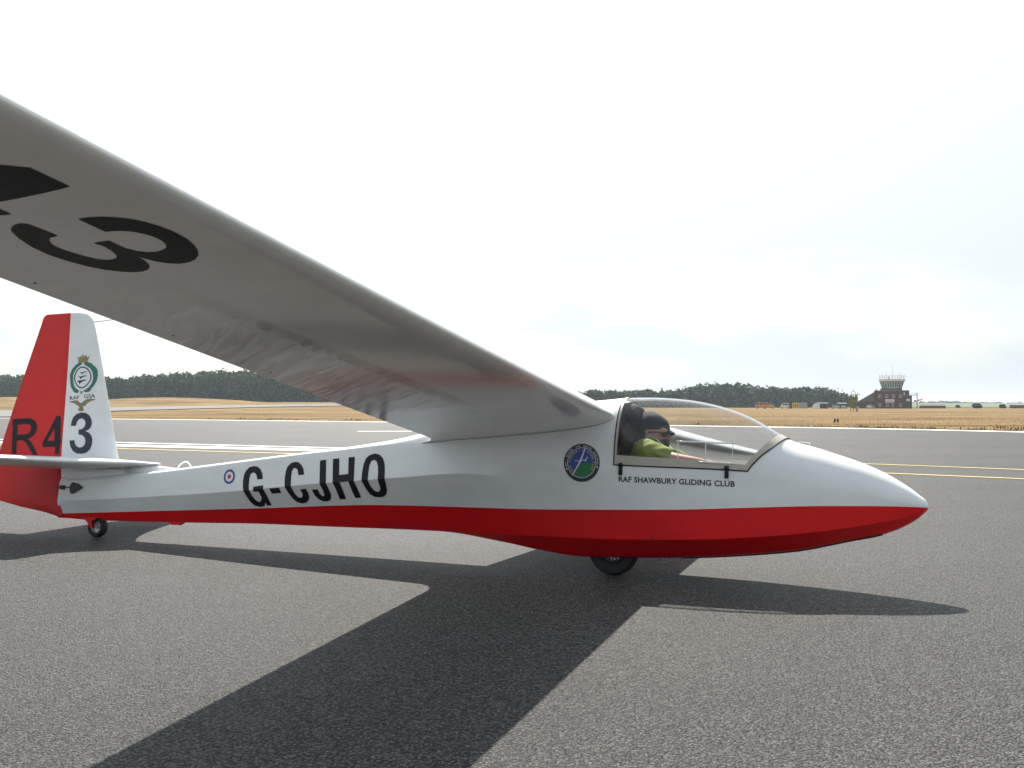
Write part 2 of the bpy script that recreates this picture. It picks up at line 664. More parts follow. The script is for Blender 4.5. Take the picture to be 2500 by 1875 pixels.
edge_s = smooth_line(EDGE, 6)
outer = off_line(edge_s, 1.1)
v = [(p.x, p.y, 0.0) for p in outer] + [(-420, -160, 0), ]
rw_v = [(p.x, p.y, 0.0) for p in outer]
n = len(rw_v)
rw_f = []
inner = [(p.x * 0.0 - 60 + (i / n) * 90, -160, 0.0) for i, p in enumerate(outer)]
bm = bmesh.new()
bv = [bm.verts.new(q) for q in rw_v + [(60, -200, 0), (-420, -200, 0)]]
bm.faces.new(bv)
bmesh.ops.triangulate(bm, faces=bm.faces[:])
me = bpy.data.meshes.new("runway")
bm.to_mesh(me)
bm.free()
me.materials.append(ASPHALT)
runway = bpy.data.objects.new("runway", me)
COL.objects.link(runway)
kind(runway, "structure", "grey asphalt runway surface with coarse stone chips")
kind(strip("runway_edge_line", edge_s, 1.2, 0.006, WLINE), "structure", "white painted line along the runway edge")


def pxline(name, uv, width, m, label, z=0.006, ext=(0, 0)):
    P = [gpt(u, v_) for u, v_ in uv]
    P = [Vector((p.x, p.y)) for p in P]
    P[0] = P[0] + (P[0] - P[1]).normalized() * ext[0]
    P[-1] = P[-1] + (P[-1] - P[-2]).normalized() * ext[1]
    Q = []
    for i in range(len(P) - 1):
        for s in range(8):
            Q.append(P[i].lerp(P[i + 1], s / 8))
    Q.append(P[-1])
    o = strip(name, Q, width, z, m)
    return kind(o, "structure", label)


pxline("thin_white_line", [(289, 1080.6), (854, 1095)], 0.32, WLINE, "thin white line beyond the tail", ext=(60, 3))
pxline("broad_white_line", [(289, 1087.6), (809, 1100.3)], 0.85, WLINE, "broad white line beyond the tail", ext=(60, 3))
pxline("yellow_taxi_line", [(289, 1095.5), (741, 1108.6)], 0.17, YLINE, "yellow taxi line beyond the tail", ext=(60, 3.5))
pxline("yellow_taxi_line", [(2135, 1133.5), (2400, 1143.5)], 0.13, YLINE, "upper yellow taxi line beyond the nose", ext=(2, 12))
pxline("yellow_taxi_line", [(2180, 1156.4), (2400, 1165.6)], 0.13, YLINE, "lower yellow taxi line beyond the nose", ext=(2, 12))
pxline("white_dash", [(872, 1053.3), (940, 1053.0), (1040, 1053.2)], 0.55, WLINE, "short white dash on the runway")

# far taxiway leaving the runway at the left, draped over the rising grass
tw_lo = [(-110, 80), (-44, 81), (-46.5, 98), (-54, 128), (-44, 158), (-31.1, 178), (-14, 200)]
tw_hi = [(-120, 128), (-73, 136), (-68, 150), (-66, 160), (-51, 182), (-35.9, 205), (-19, 228)]
tv = []
tw_n = 0
for p, q in zip(smooth_line(tw_lo, 14), smooth_line(tw_hi, 14)):
    tw_n += 1
    for s in range(9):
        r = p.lerp(q, s / 8)
        tv.append((r.x, r.y, hground(r.x, r.y) + 0.10))
tf = [(i * 9 + s, i * 9 + s + 1, (i + 1) * 9 + s + 1, (i + 1) * 9 + s) for i in range(tw_n - 1) for s in range(8)]
kind(link("taxiway", tv, tf, FARASPH, smooth=True), "structure", "pale grey taxiway across the far grass")

# ------------------------------------------------------------------ woods beyond the airfield
LEAF = mat("woodland_leaves", (0.036, 0.074, 0.032), 0.85, spec=0.2, var=0.35, vscale=0.12, island=0.35)
LEAF2 = mat("hedge_leaves", (0.045, 0.065, 0.025), 0.85, spec=0.2, var=0.3, vscale=0.3, island=0.4)
BARK = mat("bark", (0.06, 0.045, 0.035), 0.9, var=0.3, vscale=4)


def leaf_cloud(cen, rad, n, size, rng, flat=1.0):
    """n leaf-clump quads through an ellipsoid shell: arrays of quads"""
    d = rng.normal(size=(n, 3))
    d /= np.linalg.norm(d, axis=1)[:, None]
    r = rng.uniform(.55, 1.0, n) ** .6
    # lumpy crown outline
    lump = 1 + .17 * np.sin(d[:, 0] * 5 + cen[0]) * np.sin(d[:, 2] * 6 + cen[1]) + .10 * np.sin(d[:, 1] * 9 + cen[0] * 2)
    c = np.array(cen) + d * np.array(rad) * (r * lump)[:, None]
    a = rng.normal(size=(n, 3))
    a /= np.linalg.norm(a, axis=1)[:, None]
    b_ = np.cross(a, rng.normal(size=(n, 3)))
    b_ /= np.linalg.norm(b_, axis=1)[:, None]
    s = size * rng.uniform(.6, 1.3, n)[:, None]
    q = np.stack([c - a * s - b_ * s * .6, c + a * s - b_ * s * .7, c + a * s * .8 + b_ * s * .7, c - a * s * .7 + b_ * s * .6], 1)
    return q.reshape(-1, 3)


def quads_object(name, Q, m, parent=None):
    n_ = len(Q) // 4
    me_ = bpy.data.meshes.new(name)
    me_.vertices.add(len(Q))
    me_.vertices.foreach_set("co", Q.astype(np.float32).ravel())
    me_.loops.add(n_ * 4)
    me_.loops.foreach_set("vertex_index", np.arange(n_ * 4, dtype=np.int32))
    me_.polygons.add(n_)
    me_.polygons.foreach_set("loop_start", np.arange(0, n_ * 4, 4, dtype=np.int32))
    me_.materials.append(m)
    me_.update(calc_edges=True)
    me_.validate()
    o_ = bpy.data.objects.new(name, me_)
    COL.objects.link(o_)
    if parent:
        o_.parent = parent
    return o_


def tree_quads(x, y, z, h, rad, rng, n=300, size=.75, conifer=False):
    out = []
    if conifer:
        for k in range(6):
            t = k / 5
            out.append(leaf_cloud((x, y, z + h * (.25 + .7 * t)), (rad * .55 * (1.05 - t), rad * .55 * (1.05 - t), h * .11), n // 9, size * .7, rng))
        return np.concatenate(out)
    k = 7
    for i in range(k):
        a = rng.uniform(0, 2 * pi)
        rr = rad * rng.uniform(.15, .6)
        zz = z + h * rng.uniform(.40, .80)
        s = rng.uniform(.45, .68)
        out.append(leaf_cloud((x + cos(a) * rr, y + sin(a) * rr, zz), (rad * s, rad * s, min(h * .30, z + h - zz)), n // k, size, rng))
    out.append(leaf_cloud((x, y, z + h * .33), (rad * .95, rad * .95, h * .36), n // 2, size * 1.25, rng))
    out.append(leaf_cloud((x, y, z + .8), (rad * 1.0, rad * .8, 1.6), n // 4, size * 1.3, rng))
    return np.concatenate(out)


TOPS = [(-700, 912), (0, 915), (150, 916), (262, 920), (330, 921), (380, 913), (415, 909), (500, 906), (620, 903), (760, 905), (900, 915), (1100, 935),
        (1300, 948), (1408, 953), (1500, 953), (1560, 951), (1660, 949), (1700, 940), (1730, 935), (1790, 934), (1850, 941), (1920, 944), (2005, 943),
        (2035, 951), (2058, 961), (2085, 970)]


def wood(name, label, u0, u1, rng, rows=(0, 7, 15, 24), zoff=430.0):
    Q, T = [], MB()
    for ri, dr in enumerate(rows):
        Z = zoff + dr
        x = (u0 - 1250) / FPX * Z
        xe = (u1 - 1250) / FPX * Z
        while x < xe:
            u = 1250 + x / Z * FPX
            vt = np.interp(u, [t[0] for t in TOPS], [t[1] for t in TOPS]) + rng.uniform(-1.5, 10.0) - (1.5 if ri == 1 else 0)
            g_ = hground(x, Z)
            h = CAMH + (HOR - vt) / FPX * Z - g_
            rad = rng.uniform(3.6, 6.4)
            con = rng.uniform() < .02
            yy = Z + rng.uniform(-3, 3)
            Q.append(tree_quads(x, yy, g_, h * (1.04 if con else 1.0), rad, rng, 560 if ri < 2 else 320, .50, con))
            T.tube([(x, yy, g_ - .3), (x + .2, yy, g_ + h * .3), (x, yy, g_ + h * .6)], [.28, .2, .1], 5, False)
            x += rng.uniform(3.4, 5.6)
    o_ = quads_object(name, np.concatenate(Q), LEAF)
    kind(o_, "stuff", label)
    t_ = T.build("trunks", BARK, o_)
    return o_


r_ = np.random.default_rng(11)
wood("woodland", "dark broadleaved wood behind the tail and wing", -420, 1230, r_)
wood("woodland", "dark wood behind the canopy and the parked vehicles", 1238, 2078, r_, zoff=455.0)
# far hazy tree belts at the right
Q = []
for Z, u0, u1, va, vb in ((1500, 2180, 2900, 986, 979), (1150, 2200, 2460, 989, 984), (1900, 2050, 2900, 985, 980)):
    x = (u0 - 1250) / FPX * Z
    while x < (u1 - 1250) / FPX * Z:
        u = 1250 + x / Z * FPX
        h = CAMH + (HOR - (vb + (va - vb) * r_.uniform(0, 1) + 2.5 * sin(u * .021))) / FPX * Z
        Q.append(leaf_cloud((x, Z + r_.uniform(-8, 8), max(h, 2) * .45), (r_.uniform(6, 11), 7, max(h, 2.5) * .55), 90, 1.5, r_))
        x += r_.uniform(7, 12)
kind(quads_object("distant_treeline", np.concatenate(Q), LEAF2), "stuff", "pale hazy tree belts far off at the right")
# green field beyond the airfield at the right
GREENF = mat("far_green_crop", (0.06, 0.09, 0.035), 0.95, var=.25, vscale=.02)
v = [(140, 420, .15), (420, 420, .15), (900, 900, 3.2), (330, 900, 3.2)]
kind(link("field", v, [(0, 1, 2, 3)], GREENF), "structure", "green crop field beyond the dry grass")


# ------------------------------------------------------------------ control tower and what stands around it
MPP = 330 / FPX * cos(radians(21.8))          # metres per photo pixel on a face turned to the camera, 330 m out


def place(u, Z, v_base=None):
    """an empty on the ground at photo column u and depth Z, facing the camera"""
    x = (u - 1250) / FPX * Z
    return (x, Z, hground(x, Z)), -math.atan2(x, Z)


def brick_mat():
    m = bpy.data.materials.new("dark_red_brick")
    m.use_nodes = True
    nt = m.node_tree
    b_ = nt.nodes["Principled BSDF"]
    b_.inputs["Roughness"].default_value = .9
    tc = nt.nodes.new("ShaderNodeTexCoord")
    mp = nt.nodes.new("ShaderNodeMapping")
    mp.inputs["Rotation"].default_value = (radians(90), 0, 0)
    br = nt.nodes.new("ShaderNodeTexBrick")
    br.inputs["Scale"].default_value = 4.5
    br.inputs["Color1"].default_value = (.095, .030, .026, 1)
    br.inputs["Color2"].default_value = (.065, .024, .022, 1)
    br.inputs["Mortar"].default_value = (.08, .055, .05, 1)
    br.inputs["Mortar Size"].default_value = .012
    nt.links.new(tc.outputs["Object"], mp.inputs["Vector"])
    nt.links.new(mp.outputs["Vector"], br.inputs["Vector"])
    nt.links.new(br.outputs["Color"], b_.inputs["Base Color"])
    MATS["brick"] = m
    return m


BRICK = brick_mat()
TOWERW = mat("tower_white_paint", (.62, .62, .60), .6, var=.08)
DARKGL = mat("dark_window_glass", (.03, .045, .05), .1)
CONC = mat("weathered_concrete", (.24, .23, .21), .9, var=.15, vscale=2)
SLATE = mat("grey_roofing", (.085, .085, .09), .8, var=.2, vscale=2)
TEAL = mat("green_tinted_glass", (.08, .22, .20), .08, spec=.8)
SIGNW = mat("white_board", (.7, .7, .7), .6)
GREYPRINT = mat("grey_print", (.25, .26, .30), .6)

loc, rz = place(2177, 330)
tower = empty("control_tower", loc, rz)
tag(tower, "dark red brick airfield control tower with flared green glass lookout room", "control tower")
U0 = 2177


def tx(z8):
    return (1800 + z8 * .20344 - U0) * MPP


def tz(z8):
    return CAMH + (HOR - (860 + z8 * .20344)) * 330 / FPX


def tower_box(name, x0, x1, z0, z1, y0, y1, m, parent=tower, bev=0):
    return MB().box((tx(x0), y0, tz(z1) if z1 is not None else 0), (tx(x1), y1, tz(z0)), bev).build(name, m, parent)


wall = tower_box("wall", 1642, 2062, 462, None, 0, 11, BRICK)
tower_box("stair_block", 2064, 2095, 520, None, 1.5, 8, BRICK)
tower_box("parapet", 1638, 2066, 455, 463, -.12, 11.1, CONC)
b = MB()
b.prism([(tx(1452), 0), (tx(1452), tz(590)), (tx(1640), tz(590)), (tx(1640), 0)], .6, 10)
b.build("annexe_wall", BRICK, tower)
b = MB()
b.prism([(tx(1440), tz(588)), (tx(1640), tz(476)), (tx(1640), tz(589.5)), ], .3, 10.3)
b.build("annexe_roof", SLATE, tower)
tower_box("plinth", 1645, 2030, 655, None, -.25, -.01, mat("red_plinth", (.12, .03, .03), .9))


def tower_window(x0, x1, z0, z1):
    w_ = MB()
    a, c_, d, e = tx(x0), tx(x1), tz(z1), tz(z0)
    t = .09
    w_.box((a, -.06, d), (c_, .0, d + t)).box((a, -.06, e - t), (c_, .0, e)).box((a, -.06, d + t), (a + t, .0, e - t)).box((c_ - t, -.06, d + t), (c_, .0, e - t))
    w_.box(((a + c_) / 2 - .04, -.055, d + t), ((a + c_) / 2 + .04, .0, e - t))
    o_ = w_.build("window", TOWERW, tower)
    for k in range(2):
        x0_ = a + t if k == 0 else (a + c_) / 2 + .04
        x1_ = (a + c_) / 2 - .04 if k == 0 else c_ - t
        MB().box((x0_, -.03, d + t), (x1_, -.004, e - t)).build("pane", DARKGL, o_)
    return o_


for x0 in (1690, 1775, 1857, 1942):
    tower_window(x0, x0 + 34, 507, 545)
for x0 in (1695, 1782, 1850, 1942):
    tower_window(x0, x0 + 32, 614, 650)
sign = tower_box("sign_board", 1775, 1884, 563, 602, -.14, -.02, SIGNW)
for k, (zz0, zz1, xa, xb) in enumerate([(572, 578, 1795, 1860), (586, 594, 1782, 1876)]):
    o_ = tower_box("sign_print", xa, xb, zz0, zz1, -.15, -.142, GREYPRINT, sign)
tower_box("door_canopy", 2025, 2072, 560, 585, -1.2, 0, TOWERW)
tower_box("door", 2028, 2062, 590, None, -.06, -.005, DARKGL)
for zz in (490, 508):
    MB().box((tx(1995), -.5, tz(zz + 7)), (tx(2010), -.02, tz(zz - 7)), .05).build("flood_lamp", TOWERW, tower)
# lookout room
cyv = 5.5
tower_box("lookout_base", 1730, 1978, 428, 456, 1.0, 10, mat("dark_green_cladding", (.03, .05, .05), .7))


def flare_ring(x0, x1, z, y0, y1, ch=.28):
    """octagon plan from left/right extents"""
    a, c_ = tx(x0), tx(x1)
    w_ = (c_ - a) * ch
    d = (y1 - y0) * ch
    return [(a + w_, y0, z), (c_ - w_, y0, z), (c_, y0 + d, z), (c_, y1 - d, z), (c_ - w_, y1, z), (a + w_, y1, z), (a, y1 - d, z), (a, y0 + d, z)]


def loft(name, A, B, m, parent, cap=False):
    n_ = len(A)
    f_ = [(k, (k + 1) % n_, n_ + (k + 1) % n_, n_ + k) for k in range(n_)]
    if cap:
        f_ += [tuple(range(n_))[::-1], tuple(range(n_, 2 * n_))]
    return MB().add(A + B, f_).build(name, m, parent)


Rlo = flare_ring(1735, 1975, tz(426), 1.2, 9.8)
Rhi = flare_ring(1708, 2006, tz(346), .3, 10.7)
loft("lookout_sill", flare_ring(1728, 1982, tz(432), 1.0, 10), flare_ring(1728, 1982, tz(424), 1.0, 10), TOWERW, tower, True)
for k in range(8):                                            # each facet: panes and mullions
    k2 = (k + 1) % 8
    A, B, C_, D = [Vector(q) for q in (Rlo[k], Rlo[k2], Rhi[k2], Rhi[k])]
    np_ = 4 if k in (0, 4) else 3
    for i in range(np_):
        s0, s1 = (i + .06) / np_, (i + .94) / np_
        q = [A.lerp(B, s0).lerp(D.lerp(C_, s0), .03), A.lerp(B, s1).lerp(D.lerp(C_, s1), .03), A.lerp(B, s1).lerp(D.lerp(C_, s1), .97),
             A.lerp(B, s0).lerp(D.lerp(C_, s0), .97)]
        nrm = (q[1] - q[0]).cross(q[3] - q[0]).normalized() * .05
        MB().add([p + nrm for p in q] + [p - nrm for p in q],
                 [(0, 1, 2, 3), (7, 6, 5, 4), (0, 4, 5, 1), (1, 5, 6, 2), (2, 6, 7, 3), (3, 7, 4, 0)]).build("lookout_pane", TEAL, tower)
    for i in range(np_):
        s = i / np_
        MB().tube([A.lerp(B, s), D.lerp(C_, s)], .09, 6).build("mullion", TOWERW, tower)
MB().box((tx(1790), 4.0, tz(426)), (tx(1930), 6.5, tz(395))).build("control_desk", mat("desk_grey", (.1, .11, .12), .7), tower)
loft("lookout_roof", flare_ring(1700, 2016, tz(345.5), .0, 11), flare_ring(1700, 2016, tz(318), .0, 11), TOWERW, tower, True)
rail = MB()
Rr = [Vector(q) for q in flare_ring(1703, 2018, tz(317), .2, 10.8)]
for k in range(8):
    a, c_ = Rr[k], Rr[(k + 1) % 8]
    for i in range(4):
        p_ = a.lerp(c_, i / 4)
        rail.tube([p_, p_ + Vector((0, 0, 1.25 + (.9 if (k * 4 + i) % 5 == 0 else 0)))], .045, 5)
    for hh in (.6, 1.2):
        rail.tube([a + Vector((0, 0, hh)), c_ + Vector((0, 0, hh))], .04, 5)
rail.build("roof_railing", mat("grey_rail_paint", (.35, .36, .37), .6), tower)
MB().tube([(tx(1865), 5, tz(318)), (tx(1865), 5, tz(145))], [.10, .035], 6).build("aerial_mast", mat("pale_mast", (.5, .52, .54), .6), tower)
MB().box((tx(1812), 4, tz(318)), (tx(1828), 5, tz(286)), .05).build("roof_vent", CONC, tower)
for xx, hh in ((1660, 14), (1715, 20)):
    MB().box((tx(xx), 2, tz(455)), (tx(xx + 16), 3, tz(455 - hh)), .05).build("chimney_stub", BRICK, tower)
# outside stair gantry
b = MB()
b.tube([(tx(2157), 2, 0), (tx(2157), 2, tz(484))], .16, 6)
b.tube([(tx(2065), 2, tz(516)), (tx(2160), 2, tz(516))], .09, 5)
b.tube([(tx(2065), 2, tz(490)), (tx(2160), 2, tz(490))], .05, 5)
for k in range(5):
    xx = 2070 + 20 * k
    b.tube([(tx(xx), 2, tz(516)), (tx(xx), 2, tz(490))], .04, 5)
b.build("gantry", mat("gantry_grey", (.18, .19, .2), .6), tower)

# windsock on its own pole beside the tower
loc, rz = place(2238, 322)
ws = empty("windsock", loc, rz)
tag(ws, "red and white windsock on a pole right of the control tower", "windsock")
MB().tube([(0, 0, 0), (0, 0, 3.6)], [.07, .05], 8).build("pole", mat("windsock_pole", (.3, .31, .32), .6), ws)
for k in range(5):
    a0, a1 = k / 5, (k + 1) / 5
    pr = [(-1.25 + 2.6 * a0 + 0.4, .42 - .2 * a0), (-1.25 + 2.6 * a1 + .4, .42 - .2 * a1)]
    b = MB()
    n_ = 12
    v = []
    for ax, r0 in pr:
        for j in range(n_):
            t = 2 * pi * j / n_
            v.append((ax, r0 * cos(t), 2.75 + .28 * ax + r0 * sin(t)))
    b.add(v, [(j, (j + 1) % n_, n_ + (j + 1) % n_, n_ + j) for j in range(n_)])
    b.build("sock_band", mat("windsock_red", (.45, .07, .04), .8) if k % 2 == 0 else mat("windsock_white", (.65, .62, .6), .8), ws, True)


# ---- vehicles and huts by the tower
def vehicle(name, label, cat, u, Z, prof, length, width, body, windows, wheels, wr=.34, group=None, flip=1, extra=()):
    """prof: side outline (0..1 along, height m); windows: list of side-window outlines"""
    loc_, rz_0 = place(u, Z)
    e = empty(name, loc_, rz_0)
    tag(e, label, cat, group)
    X = lambda a: (a - .5) * length * flip
    o_ = MB().prism([(X(a), z) for a, z in prof], -width / 2, width / 2).build("body", body, e)
    bm_ = bmesh.new()
    bm_.from_mesh(o_.data)
    bmesh.ops.bevel(bm_, geom=bm_.edges[:], offset=.06, segments=2, affect='EDGES')
    bm_.to_mesh(o_.data)
    bm_.free()
    for w_ in windows:
        MB().prism([(X(a), z) for a, z in w_], -width / 2 - .012, -width / 2 + .02).build("window", DARKGL, e)
        MB().prism([(X(a), z) for a, z in w_], width / 2 - .02, width / 2 + .012).build("window", DARKGL, e)
    for a in wheels:
        for s in (-1, 1):
            w0 = MB().lathe([(-.1, 0), (-.1, wr * .9), (-.06, wr), (.06, wr), (.1, wr * .9), (.1, 0)], 16, 'y', (X(a), s * (width / 2 - .08), wr))
            w1 = w0.build("wheel", RUBBER, e, True, 30)
            MB().lathe([(-.012, 0), (-.012, wr * .5), (0, wr * .55)], 12, 'y', (X(a), s * (width / 2 + .03), wr)).build("hub", METAL, w1)
    for nm, poly, m in extra:
        MB().prism([(X(a), z) for a, z in poly], -width / 2 - .03, width / 2 + .03).build(nm, m, e)
    return e


ORANGE = mat("orange_yellow_paint", (.50, .26, .06), .4)
VWHITE = mat("white_vehicle_paint", (.66, .67, .67), .35)
PINK = mat("pink_red_reflective", (.62, .20, .16), .5)
AMBER = mat("amber_beacon", (.6, .25, .02), .3)
vehicle("rescue_van", "boxy orange rescue van with a pink panel, behind the orange off-roader", "van", 1857.5, 312,
        [(0, .35), (0, 1.3), (.03, 2.0), (.7, 2.05), (.82, 1.45), (1, 1.3), (1, .35)], 3.6, 1.9, ORANGE,
        [[(.05, 1.35), (.05, 1.85), (.32, 1.88), (.32, 1.35)], [(.38, 1.35), (.38, 1.88), (.68, 1.9), (.78, 1.45), (.78, 1.35)]], (.2, .8),
        extra=(("side_panel", [(.3, .5), (.3, 1.1), (.95, 1.1), (.95, .5)], PINK), ("beacon", [(.4, 2.06), (.4, 2.2), (.5, 2.2), (.5, 2.06)], AMBER)))
vehicle("rescue_offroader", "orange off-road rescue car with sloping bonnet facing the tower", "car", 1877, 306,
        [(0, .4), (0, 1.3), (.04, 1.95), (.55, 1.98), (.68, 1.4), (.96, 1.15), (1, .9), (1, .4)], 3.7, 1.8, ORANGE,
        [[(.06, 1.4), (.07, 1.82), (.27, 1.85), (.27, 1.4)], [(.31, 1.4), (.31, 1.85), (.53, 1.86), (.63, 1.4)]], (.2, .8),
        extra=(("beacon", [(.25, 2.0), (.25, 2.14), (.4, 2.14), (.4, 2.0)], AMBER),))
vehicle("minibus", "white minibus with dark windows left of the yellow container", "minibus", 1917, 310,
        [(0, .35), (0, .95), (.12, 1.2), (.22, 1.75), (.3, 1.9), (.97, 1.9), (1, 1.3), (1, .35)], 3.2, 1.8, VWHITE,
        [[(.2, 1.2), (.27, 1.68), (.42, 1.72), (.42, 1.2)], [(.46, 1.2), (.46, 1.72), (.68, 1.72), (.68, 1.2)], [(.72, 1.2), (.72, 1.72), (.92, 1.72), (.94, 1.2)]],
        (.2, .8), wr=.3)
vehicle("police_car", "white and blue car parked in front of the brick tower", "car", 2125, 316,
        [(0, .3), (0, .8), (.1, .95), (.28, 1.4), (.62, 1.42), (.8, .98), (1, .85), (1, .3)], 2.5, 1.6, VWHITE,
        [[(.2, .98), (.31, 1.32), (.44, 1.34), (.44, .98)], [(.48, .98), (.48, 1.34), (.6, 1.34), (.72, .98)]], (.2, .8), wr=.28,
        extra=(("roof_bar", [(.35, 1.44), (.35, 1.6), (.58, 1.6), (.58, 1.44)], mat("blue_lamp", (.03, .06, .4), .3)),
               ("blue_stripe", [(.6, .55), (.6, .8), (.98, .8), (.98, .55)], mat("blue_stripe_paint", (.03, .06, .3), .4))))
vehicle("hatchback", "small silver blue car among the dark huts", "car", 2041, 312,
        [(0, .3), (0, 1.0), (.1, 1.45), (.55, 1.5), (.75, 1.0), (1, .85), (1, .3)], 2.3, 1.6, mat("silver_blue_paint", (.36, .42, .46), .35),
        [[(.12, 1.0), (.16, 1.36), (.34, 1.38), (.34, 1.0)], [(.38, 1.0), (.38, 1.38), (.54, 1.38), (.68, 1.0)]], (.2, .8), wr=.28)
vehicle("dark_car", "dark red car beside the black hut", "car", 2026, 318,
        [(0, .3), (0, .9), (.12, 1.0), (.28, 1.42), (.65, 1.42), (.85, .95), (1, .85), (1, .3)], 2.4, 1.6, mat("dark_red_paint", (.09, .015, .015), .35),
        [[(.2, 1.0), (.31, 1.34), (.45, 1.35), (.45, 1.0)], [(.49, 1.0), (.49, 1.35), (.62, 1.35), (.75, 1.0)]], (.2, .8), wr=.28)

# container: dark end, yellow middle, ribbed grey end
loc, rz = place(1949, 308)
ct = empty("container", loc, rz)
tag(ct, "low yellow and grey container with a black end beside the minibus", "container")
for nm, x0, x1, m in (("black_end", -2.75, -2.0, mat("black_panel", (.015, .015, .015), .6)), ("yellow_box", -1.99, .15, mat("yellow_panel", (.55, .42, .03), .5)),
                      ("grey_box", .16, 2.75, mat("grey_ribbed_steel", (.33, .34, .34), .6))):
    b = MB().box((x0, -.9, .12), (x1, .9, 1.95))
    if nm == "grey_box":
        for k in range(8):
            b.box((x0 + .15 + k * .31, -.95, .2), (x0 + .27 + k * .31, -.901, 1.85))
    o_ = b.build(nm, m, ct)
    if nm == "yellow_box":
        for k in range(3):
            MB().prism([(x0 + .35 + k * .6, .65), (x0 + .35 + k * .6, 1.35), (x0 + .55 + k * .6, 1.55), (x0 + .68 + k * .6, .95), (x0 + .6 + k * .6, .65)], -.93, -.905) \
                .build("printed_mark", mat("yellow_box_print", (.10, .07, .02), .6), o_)
for k in (-2.4, 2.4):
    MB().box((k - .15, -.7, -.05), (k + .15, .7, .119)).build("skid_foot", DARKMETAL, ct)

# white quarter-round shelter
loc, rz = place(1992, 312)
sh_ = empty("fabric_shelter", loc, rz)
tag(sh_, "white quarter-round fabric shelter left of the black hut", "shelter")
arc = [(-1.35 + 2.5 * (1 - cos(t)) , 2.15 * sin(t)) for t in np.linspace(0, pi / 2, 12)]
MB().prism([(x_ if x_ < 1.2 else 1.2, z) for x_, z in arc] + [(1.2, 0)], -1.2, 1.2).build("cover", mat("white_tarpaulin", (.72, .74, .75), .6), sh_)
for k in (0, 4, 8):
    MB().tube([(arc[k][0], -1.215, 0), (arc[k][0], -1.215, arc[k][1])], .03, 5).build("frame_hoop", METAL, sh_)


def hut(name, label, u, Z, w_, h, d, wallm, roofm, pitch=.35, door=True):
    loc_, rz_0 = place(u, Z)
    e = empty(name, loc_, rz_0)
    tag(e, label, "hut")
    MB().box((-w_ / 2, -d / 2, -.1), (w_ / 2, d / 2, h)).build("wall", wallm, e)
    MB().add([(-w_ / 2 - .15, -d / 2 - .15, h + .005), (w_ / 2 + .15, -d / 2 - .15, h + .005), (w_ / 2 + .15, d / 2 + .15, h + .005), (-w_ / 2 - .15, d / 2 + .15, h + .005),
              (-w_ / 2 + w_ * .05, 0, h + pitch), (w_ / 2 - w_ * .05, 0, h + pitch)],
             [(3, 2, 1, 0), (0, 1, 5, 4), (1, 2, 5), (2, 3, 4, 5), (3, 0, 4)]).build("roof", roofm, e)
    if door:
        MB().box((-w_ * .3, -d / 2 - .05, .0), (-w_ * .3 + min(.8, w_ * .2), -d / 2 - .004, min(1.7, h * .85))).build("door", DARKGL, e)
        MB().box((w_ * .05, -d / 2 - .04, h * .45), (w_ * .3, -d / 2 - .004, h * .8)).build("window", DARKGL, e)
    return e


BLACKW = mat("black_timber", (.018, .017, .018), .8, var=.2)
hut("black_hut", "low black hut between the white shelter and the dark red car", 2011, 322, 2.8, 1.75, 2.4, BLACKW, SLATE, .25)
hut("dark_shed", "dark shed right of the small silver blue car", 2056, 324, 3.0, 1.7, 2.2, mat("dark_brown_timber", (.035, .025, .025), .8), SLATE, .3)
loc, rz = place(2059.5, 306)
gb = empty("equipment_cabinet", loc, rz)
tag(gb, "small pale grey equipment cabinet in front of the dark shed", "cabinet")
MB().box((-.7, -.4, .05), (.7, .4, 1.0), .04).build("body", mat("pale_grey_cabinet", (.42, .41, .40), .6), gb)
for s in (-1, 1):
    MB().box((s * .35 - .3, -.43, .12), (s * .35 + .3, -.402, .92)).build("door", mat("cabinet_door", (.36, .36, .36), .6), gb)
hut("long_low_building", "long low mossy roofed building right of the windsock", 2276, 350, 8.8, .95, 4, mat("brown_block_wall", (.10, .085, .07), .9, var=.2),
    mat("mossy_roof", (.09, .085, .06), .95, var=.3, vscale=1.0), .55)
hut("brown_outbuilding", "brown flat outbuilding at the far right edge", 2492, 355, 7.4, 1.2, 4, mat("rust_brown_wall", (.11, .075, .055), .9, var=.2), SLATE, .25)


def bush(u, Z, w_, h, label, n=260, size=.35):
    loc_, rz_0 = place(u, Z)
    e = empty("bush", loc_, 0)
    tag(e, label, "bush", "bushes by the far field")
    rg = np.random.default_rng(int(u))
    Q_ = np.concatenate([leaf_cloud((0, 0, h * .5), (w_ / 2, w_ / 2, h * .5), n, size, rg), leaf_cloud((w_ * .2, 0, h * .35), (w_ * .4, w_ * .4, h * .4), n // 2, size, rg)])
    quads_object("foliage", Q_, LEAF2, e)
    MB().tube([(0, 0, -.1), (.05, 0, h * .5)], [.1, .05], 5).build("stem", BARK, e)


bush(2385, 352, 2.9, 1.75, "round dark bush right of the long low building")
bush(2447, 350, 1.9, 1.4, "small bush just left of the brown outbuilding")
bush(2338, 420, 1.6, 1.2, "tiny bush in the gap right of the long low building", 120)

# olive lattice instrument mast standing on the grass in front of the tower
loc, rz = place(2083.5, 164)
ms = empty("instrument_mast", loc, rz)
tag(ms, "olive yellow lattice instrument mast on the dry grass before the tower", "mast")
OLIVE = mat("olive_yellow_paint", (.19, .165, .055), .7, var=.35, vscale=3)
m16 = 164 / FPX


def mz(z8):
    return CAMH + (HOR - (860 + z8 * .20344)) * m16


def mx_(z8):
    return (z8 - 1393) * .20344 * m16


